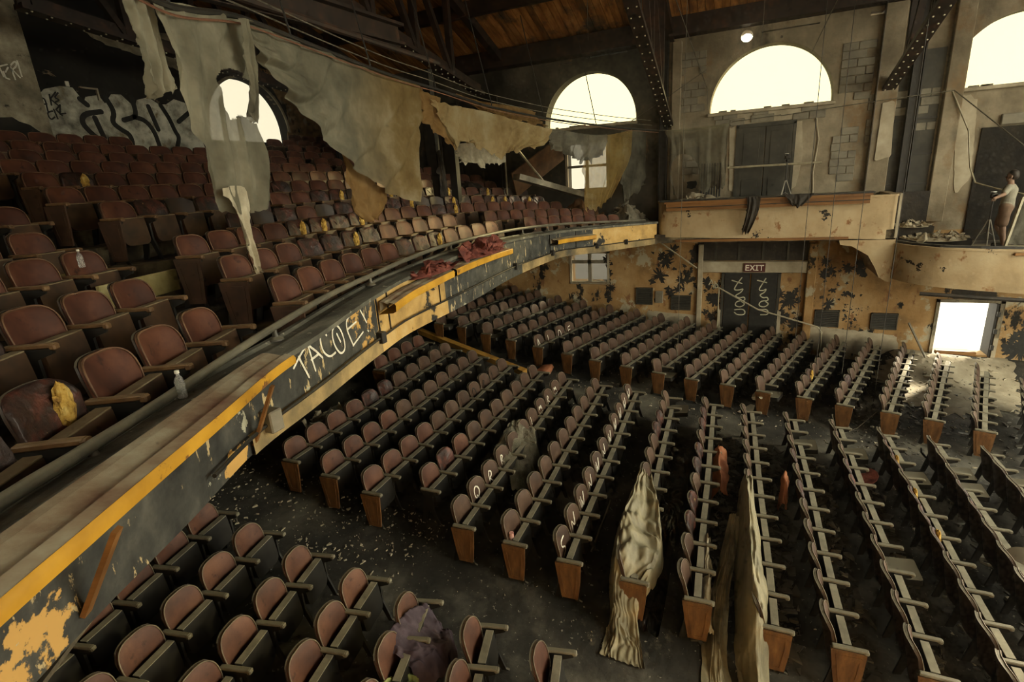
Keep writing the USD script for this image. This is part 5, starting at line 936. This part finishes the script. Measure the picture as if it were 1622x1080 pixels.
# fallen timbers and slabs
obj('fallen_beam', frame_bar((13.35, 9.2, 1.72), (12.15, 5.2, 1.12), .20, .14), MYEL2, label='fallen yellow timber lying in the far aisle of the stalls', cat='beam')
obj('fallen_slab', frame_bar((15.0, 6.3, 6.15), (17.2, 4.6, 5.35), .40, .16), MDEBRIS, label='fallen pale concrete beam leaning over the rear balcony seats', cat='slab')
obj('leaning_board', frame_bar((16.2, 6.9, 5.9), (17.9, 5.8, 7.0), .9, .05, (.3, .8, .3)), MWOODP, label='brown board leaning beside the balcony window', cat='board')
obj('leaning_pole', tube([(15.2, 6.6, 7.15), (15.45, 6.5, 7.05), (16.9, 6.1, 5.9)], .035, 8), MPIPE, label='pale bent pole leaning at the rear right of the balcony', cat='pole')
obj('leaning_pole', tube([(16.3, 7.2, 5.5), (16.3, 7.2, 7.1)], .03, 8), MPIPE, label='upright pale pole beside the brown leaning board', cat='pole')
obj('white_board', cbox(13.0, -.38, .30, .62, .38, .02, .004).apply_transform(trimesh.transformations.rotation_matrix(-.5, (0, 0, 1), (13.0, -.38, .3))), MCARD, label='white board lying on the aisle floor beside a row end', cat='board')
heap('paper_bundle', 'crumpled white paper stuck on the end panel of a far row', 12.98, -.58, .08, .2, .2, lambda x, y: np.full_like(np.asarray(x, float), .62), 16, 15, MPALE3, .05, .12)
obj('orange_cushion', trimesh.convex.convex_hull(np.random.default_rng(3).random((30, 3)) * [.55, .5, .26] + [12.55, 4.65, .84]), MORANGE, label='torn orange cushion lying in the far aisle', cat='cushion', smooth=60)
def loose_back(nm, lab, loc, rx, ry, rz, mt):
    m = pad_mesh(.5, .36, .86, .04, .1, .6); m.apply_translation((0, 0, -.6))
    m.apply_transform(trimesh.transformations.euler_matrix(rx, ry, rz)); m.apply_translation(loc); return obj(nm, m, mt, smooth=50, label=lab, cat='cushion')
loose_back('loose_cushion', 'dark red loose cushion dumped between two front rows', (10.0, -2.15, .52), 1.1, .2, .4, MRED)
loose_back('loose_cushion', 'maroon loose chair back lying across the front rows at right', (8.05, -3.75, .62), 1.25, .1, 1.2, MFAB)
obj('pallet_slab', cbox(7.6, -4.5, .35, .9, .5, .05, .01).apply_transform(trimesh.transformations.rotation_matrix(.4, (1, 0, 0), (7.6, -4.5, .35))), MDEBRIS, label='flat grey slab resting among the front rows', cat='slab')
heap('litter', 'pile of torn books and foam on the chairs under the balcony edge', 7.15, 7.35, .5, .22, .12, lambda x, y: np.full_like(np.asarray(x, float), 1.82), 50, 16, MPALE3, .03, .12)
obj('long_stick', tube([(7.2, 1.72, 1.05), (6.55, 1.88, .52)], .022, 6), MBLACK, label='dark stick leaning beside the crumpled cloth', cat='stick')
obj('drink_can', trimesh.creation.cylinder(.035, .12, sections=16).apply_translation((5.66, 2.78, 1.23)), MCAN, label='small pink drink can on a chair at the near row end', cat='can')

# ================================================================== fittings on the far wall
for i, (y1, z1, y0, z0, lab) in enumerate(((2.22, 1.93, 1.57, 1.42, 'dark wall grille just left of the exit doors'), (3.41, 2.18, 2.84, 1.58, 'dark wall grille leftmost, below the balcony end'), (-2.14, 1.57, -2.81, 1.03, 'dark wall grille just right of the exit doors'), (-3.63, 1.52, -4.31, 1.02, 'dark wall grille rightmost, beside the street door'))):
    g = thing('wall_grille', lab, 'grille'); obj('frame', cat(box2(D - .07, D, y0, y1, z1 - .03, z1), box2(D - .07, D, y0, y1, z0, z0 + .03), box2(D - .07, D, y0, y0 + .03, z0, z1), box2(D - .07, D, y1 - .03, y1, z0, z1)), MDOOR, g)
    obj('backing', box2(D - .03, D, y0, y1, z0, z1), MPAINTK, g)
    for k in range(9): z = z0 + .05 + (z1 - z0 - .1) * k / 8; obj('slat', box2(D - .06, D - .03, y0 + .02, y1 - .02, z - .012, z + .012), MDOOR, g)
obj('notice_board', cbox(D - .03, 2.62, 1.86, .04, .26, .42, .006), MCARD, label='small white board on the far wall beside the leftmost grille', cat='board')
ex = thing('exit_sign', 'maroon EXIT sign above the black double doors', 'sign'); obj('plate', cbox(D - .17, -.33, 2.91, .05, .62, .27, .008), MSIGN, ex)
e = meshkit.text_mesh('EXIT', .17, .012, bold=True); w = e.bounds[1, 0] - e.bounds[0, 0]; e.apply_transform(np.array([[0, 0, -1, D - .195], [-1, 0, 0, -.33 + w / 2 + e.bounds[0, 0]], [0, 1, 0, 2.825], [0, 0, 0, 1.0]])); obj('lettering', e, MPAINTW, ex)
ra = thing('radiator', 'dark column radiator standing in the first side box', 'radiator')
for k in range(8):
    y = .80 + .075 * k; obj('column', cat(*[cbox(17.86 + dx, y, 5.2, .05, .045, 1.9, .02) for dx in (-.06, .06)], cbox(17.86, y, 6.13, .18, .05, .06, .02), cbox(17.86, y, 4.27, .18, .05, .08, .02)), MBLACK, ra)
pr2 = thing('wall_pipe', 'horizontal pale pipe crossing in front of the dark box door', 'pipe'); obj('pipe', tube([(17.6, .6, 5.99), (17.6, -1.84, 5.97)], .032, 8), MPIPE, pr2); obj('bracket', cat(tube([(17.6, .5, 5.99), (D, .5, 5.99)], .02, 6), tube([(17.6, -1.75, 5.97), (D, -1.75, 5.97)], .02, 6)), MPIPE, pr2)
obj('poster_sheet', ext_yz(ragged(Polygon([(-3.2, 7.38), (-3.47, 7.43), (-3.55, 6.0), (-3.17, 5.90)]), .03, 4, .1), D - .24, .012), MPALE, label='pale torn sheet hanging on the pilaster right of the middle lunette', cat='sheet')
eb = thing('guard_rail', 'bent pale handrail slanting across the graffitied exit doors', 'rail'); obj('pipe', tube([(18.0, .70, 2.30), (18.0, -.5, 1.61), (18.0, -1.95, 1.19), (18.0, -2.2, 1.12), (18.0, -2.33, .95), (18.0, -2.36, .05)], .025, 8), MPIPE, eb); obj('stay', tube([(18.0, .68, 2.3), (18.0, .68, .3)], .02, 6), MPIPE, eb)
obj('leaning_pole', tube([(18.2, 1.4, 2.9), (17.5, 2.7, 4.0)], .025, 6), MPIPE, label='thin pale bar slanting down the wall left of the exit doors', cat='pole')
obj('leaning_pole', tube([(18.2, -4.55, 1.3), (17.9, -5.0, .35)], .03, 6), MMULL, label='short stick leaning on the ochre wall beside the street door', cat='pole')
obj('door_plank', cbox(18.2, -5.75, .46, .12, .95, .1, .015), MTRIMW, label='red-brown plank lying across the threshold of the street door', cat='plank')
# cloths hung over the first box
obj('hanging_rag', sheet([[(16.13, .02, 5.2), (16.13, -.1, 5.2), (16.13, -.32, 5.2)], [(16.11, 0, 4.9), (16.10, -.12, 4.88), (16.11, -.30, 4.85)], [(16.12, .06, 4.5), (16.12, -.05, 4.5), (16.13, -.2, 4.5)], [(16.3, .08, 4.22), (16.3, .0, 4.2), (16.3, -.08, 4.2)]], 24, 30, (2, .03, .2), .03, 4), MTAR, label='long dark rag hanging over the parapet of the first box', cat='rag', smooth=True)
obj('hanging_rag', sheet([[(16.13, -.9, 5.22), (16.13, -1.2, 5.22), (16.13, -1.6, 5.22)], [(16.10, -1.0, 5.05), (16.06, -1.2, 4.98), (16.10, -1.45, 5.05)], [(16.12, -1.12, 4.92), (16.10, -1.22, 4.88), (16.12, -1.32, 4.92)]], 24, 20, (2, .03, .2), .03, 6), MTAR, label='short black rag bundled on the rail of the first box', cat='rag', smooth=True)
# ================================================================== wires
def wire(lab, pts, r=.008, m=None): return obj('wire', tube(pts, r, 5), m or MWIRE, label=lab, cat='wire')
for i, (y, z0, lab) in enumerate(((1.54, .5, 'plumb wire hanging in front of the left end of the first box'), (-.1, 8.6, 'short wire hanging from the roof before the middle lunette'), (-1.84, .3, 'plumb wire hanging before the right part of the first box'), (-1.32, .3, 'plumb wire crossing the exit doors and first box'), (-3.16, .2, 'plumb wire hanging between the two side boxes'), (-2.42, .25, 'plumb wire hanging just left of the box corbel'), (3.91, 9.3, 'short wire hanging from the roof before the left lunette'))):
    wire(lab, [(14.5, y, z0), (14.5, y, deck_z(14.5) - .1)], .007, MWIRED if 0 < i and z0 < 5 else MWIRE)
wire('slanting cable from the roof down to the left foot of the middle lunette', [(15.9, 2.05, 10.4), (18.3, 1.3, 8.31), (18.33, 1.25, 7.7)], .012)
wire('slanting cable from the roof to the right flank of the middle lunette', [(16.9, -1.85, 10.0), (18.3, -1.39, 8.86)], .012)
wire('sagging rope strung from the black column across the first box', [(17.6, 2.6, 7.22), (17.55, 1.7, 7.12), (17.6, .61, 7.21), (18.0, .54, 7.28), (18.2, -.75, 7.35)], .014)
wire('taut line from the middle lunette sill to the right lunette', [(18.2, -.75, 7.33), (18.0, -3.19, 7.45), (18.2, -4.74, 7.52)], .012)
wire('cable slanting down from the right lunette to the box front', [(18.2, -4.74, 7.52), (16.5, -5.77, 6.04), (15.6, -6.4, 5.2)], .014)
wire('hose hanging from the right lunette and looping behind the person', [(18.2, -4.7, 7.5), (18.1, -5.15, 6.5), (18.05, -5.3, 5.6), (17.9, -5.42, 5.2), (17.5, -5.75, 5.05), (17.0, -6.2, 4.9), (16.6, -6.9, 4.85)], .022, MPIPE)
wire('pair of guy wires from the black column past the left lunette', [(18.0, 3.51, 7.6), (17.9, 2.6, 8.05), (18.0, 1.3, 8.79)], .010)
wire('thin wire trailing over the aisle floor and chair backs', [(11.6, -1.85, 1.0), (12.2, -2.1, .25), (13.0, -2.6, .12), (13.2, -3.2, .8)], .008)

# ================================================================== bottles, tripods, person
def bottle(lab, loc, h=.2, tilt=0):
    p = [(0, 0), (.028, 0), (.033, .01), (.033, .06), (.030, .075), (.033, .09), (.033, .13), (.024, .16), (.012, .178), (.012, .195)]
    b = trimesh.creation.revolve(p + [(0, .195)], sections=16); b.apply_scale(.85); t = thing('water_bottle', lab, 'bottle', loc, tilt)
    obj('body', b, MPLASTIC, t, smooth=40); obj('cap', trimesh.creation.cylinder(.014, .02, sections=14).apply_translation((0, 0, .175)), MPAINTW, t)
bottle('clear plastic bottle standing on the near balcony ledge behind the handrail', (1.98, 3.21, 4.83))
bottle('clear plastic bottle standing on the balcony steps of the aisle', (3.2, 6.25, 5.45))
def tripod(lab, loc, h, ang=0):
    t = thing('camera_tripod', lab, 'tripod', loc, ang); top_ = h - .22
    for k in range(3):
        a = 2 * math.pi * k / 3 + .4; obj('leg', tube([(0.02 * math.cos(a), .02 * math.sin(a), top_ * .62), (.16 * h * math.cos(a) * 1.3, .16 * h * math.sin(a) * 1.3, 0)], [.014, .010], 7), MALU, t)
        obj('strut', tube([(0, 0, top_ * .38), (.13 * h * math.cos(a) * .75, .13 * h * math.sin(a) * .75, top_ * .30)], .006, 5), MALU, t)
    obj('column', tube([(0, 0, top_ * .35), (0, 0, top_)], .015, 8), MBLACK, t); obj('head', cat(trimesh.creation.icosphere(2, .035).apply_translation((0, 0, top_ + .03)), tube([(0, 0, top_ + .03), (.02, .16, top_ - .03)], .008, 6)), MBLACK, t)
    c = obj('camera', cat(cbox(0, 0, top_ + .12, .08, .15, .10, .02), cbox(0, 0, top_ + .185, .06, .06, .04, .015)), MBLACK, t); obj('lens', tube([(-.04, 0, top_ + .12), (-.13, 0, top_ + .12)], [.036, .040], 14), MBLACK, c); obj('flash_plate', cbox(0, .02, top_ + .21, .07, .1, .015, .005), MPAINTW, c)
tripod('camera on a tripod standing in the first box before its dark door', (17.3, -.96, 4.72), 1.55)
tripod('camera on a tripod standing at the front of the second box beside the person', (16.5, -5.40, 3.66), 1.38, .5)
import manifold3d as m3
def limb(js):
    """one solid from joints [(x,y,z,r), ...] chained as hulls of spheres"""
    out = None
    for a, b in zip(js[:-1], js[1:]):
        s = [m3.Manifold.sphere(p[3], 18).translate([p[0], p[1], p[2]]) for p in (a, b)]; h = m3.Manifold.batch_hull(s); out = h if out is None else out + h
    return out
def solid(*ms):
    m = ms[0]
    for q in ms[1:]: m = m + q
    m = m.refine_to_length(.03).to_mesh(); t = trimesh.Trimesh(m.vert_properties[:, :3], m.tri_verts); trimesh.smoothing.filter_taubin(t, iterations=8); return t
pe = thing('person', 'person in grey shirt and brown shorts standing with arms out in the second box', 'person', (16.85, -5.80, 3.66), math.radians(150))
def hand(x, y, z, s):
    hs = [limb([(x, y, z, .034), (x + s * .07, y - .01, z - .02, .036)])]
    for k, (dy, ln) in enumerate(((-.03, .07), (-.01, .08), (.01, .076), (.03, .06))): hs.append(limb([(x + s * .085, y + dy, z - .02, .009), (x + s * (.085 + ln * .55), y + dy, z - .035, .0085), (x + s * (.08 + ln), y + dy, z - .065, .008)]))
    hs.append(limb([(x + s * .02, y - .035, z - .01, .011), (x + s * .06, y - .07, z - .02, .009)])); return hs
body = [limb([(0, 0, 1.02, .125), (0, .0, 1.18, .12), (0, 0, 1.36, .14), (0, .0, 1.44, .085), (0, -.01, 1.56, .055), (0, -.02, 1.62, .06)]), limb([(-.17, 0, 1.43, .07), (.17, 0, 1.43, .07)]), limb([(-.09, 0, 1.0, .11), (.09, 0, 1.0, .11)]),
        limb([(0, -.01, 1.73, .098), (0, -.03, 1.69, .088), (0, -.05, 1.62, .058)]), limb([(0, -.10, 1.69, .016), (0, -.125, 1.665, .015)]), limb([(-.098, 0, 1.70, .02), (-.098, 0, 1.66, .016)]), limb([(.098, 0, 1.70, .02), (.098, 0, 1.66, .016)])]
for s in (-1, 1):
    body += [limb([(s * .19, 0, 1.42, .06), (s * .42, -.02, 1.30, .045), (s * .64, -.10, 1.24, .034), (s * .66, -.10, 1.24, .03)])] + hand(s * .68, -.10, 1.24, s)
body += [limb([(-.10, 0, .96, .10), (-.15, -.14, .52, .066), (-.16, -.02, .28, .058), (-.17, .05, .09, .042), (-.17, .04, .05, .045), (-.18, -.14, .035, .035)]), limb([(.10, 0, .96, .10), (.13, .02, .52, .066), (.14, .06, .28, .058), (.14, .10, .09, .042), (.14, .09, .05, .045), (.15, -.08, .035, .035)])]
bd = obj('body', solid(*body), MSKIN, pe, smooth=True)
sh = [limb([(0, 0, 1.02, .140), (0, 0, 1.18, .132), (0, 0, 1.36, .152), (0, 0, 1.44, .095)]), limb([(-.18, 0, 1.43, .082), (.18, 0, 1.43, .082)]), limb([(-.09, 0, 1.0, .12), (.09, 0, 1.0, .12)])] + [limb([(s * .19, 0, 1.425, .074), (s * .36, -.015, 1.33, .066)]) for s in (-1, 1)]
obj('shirt', solid(*sh), MSHIRT, bd, smooth=True)
obj('shorts', solid(limb([(-.10, 0, .98, .128), (-.14, -.10, .60, .105)]), limb([(.10, 0, .98, .128), (.13, .01, .60, .105)]), limb([(-.08, 0, .98, .13), (.08, 0, .98, .13)])), MSHORTS, bd, smooth=True)
obj('hair', solid(limb([(0, .012, 1.75, .102), (0, .03, 1.70, .092)])), MHAIR, bd, smooth=True)
obj('eyes', cat(*[trimesh.creation.icosphere(2, .012).apply_translation((s * .034, -.105, 1.70)) for s in (-1, 1)]), MPAINTK, bd); obj('mouth', cbox(0, -.108, 1.622, .045, .012, .008, .003), MSIGN, bd)
obj('shoes', solid(limb([(-.17, .05, .05, .052), (-.18, -.15, .045, .048)]), limb([(.14, .10, .05, .052), (.15, -.09, .045, .048)])), MBLACK, bd, smooth=True)
ns = thing('box_screen', 'grey netted wooden frame standing at the right front of the second box', 'screen')
obj('frame', cat(frame_bar((15.55, -5.46, 3.85), (15.6, -5.62, 4.95), .05, .05), frame_bar((15.6, -5.62, 4.95), (15.6, -7.2, 4.9), .05, .05), frame_bar((15.55, -5.46, 3.86), (15.5, -7.2, 3.8), .06, .05)), MPIPE, ns)
obj('net', sheet([[(15.6, -5.65, 4.85), (15.6, -6.4, 4.85), (15.6, -7.2, 4.8)], [(15.6, -5.58, 4.4), (15.58, -6.4, 4.4), (15.6, -7.2, 4.4)], [(15.57, -5.5, 3.9), (15.56, -6.4, 3.88), (15.55, -7.2, 3.85)]], 40, 24, (4, .02, .1), .02, 3), MNETD, ns)
obj('sill_board', cbox(15.3, -6.3, 3.72, .16, 1.5, .06, .01), MTRIMW, ns)

# ================================================================== haze volume added for a glow around the windows
obj('haze', box2(-2.4, D - .05, -9.5, 15.9, .9, 9.9), MHAZE, kind='stuff', label='thin dusty haze filling the hall', cat='haze')
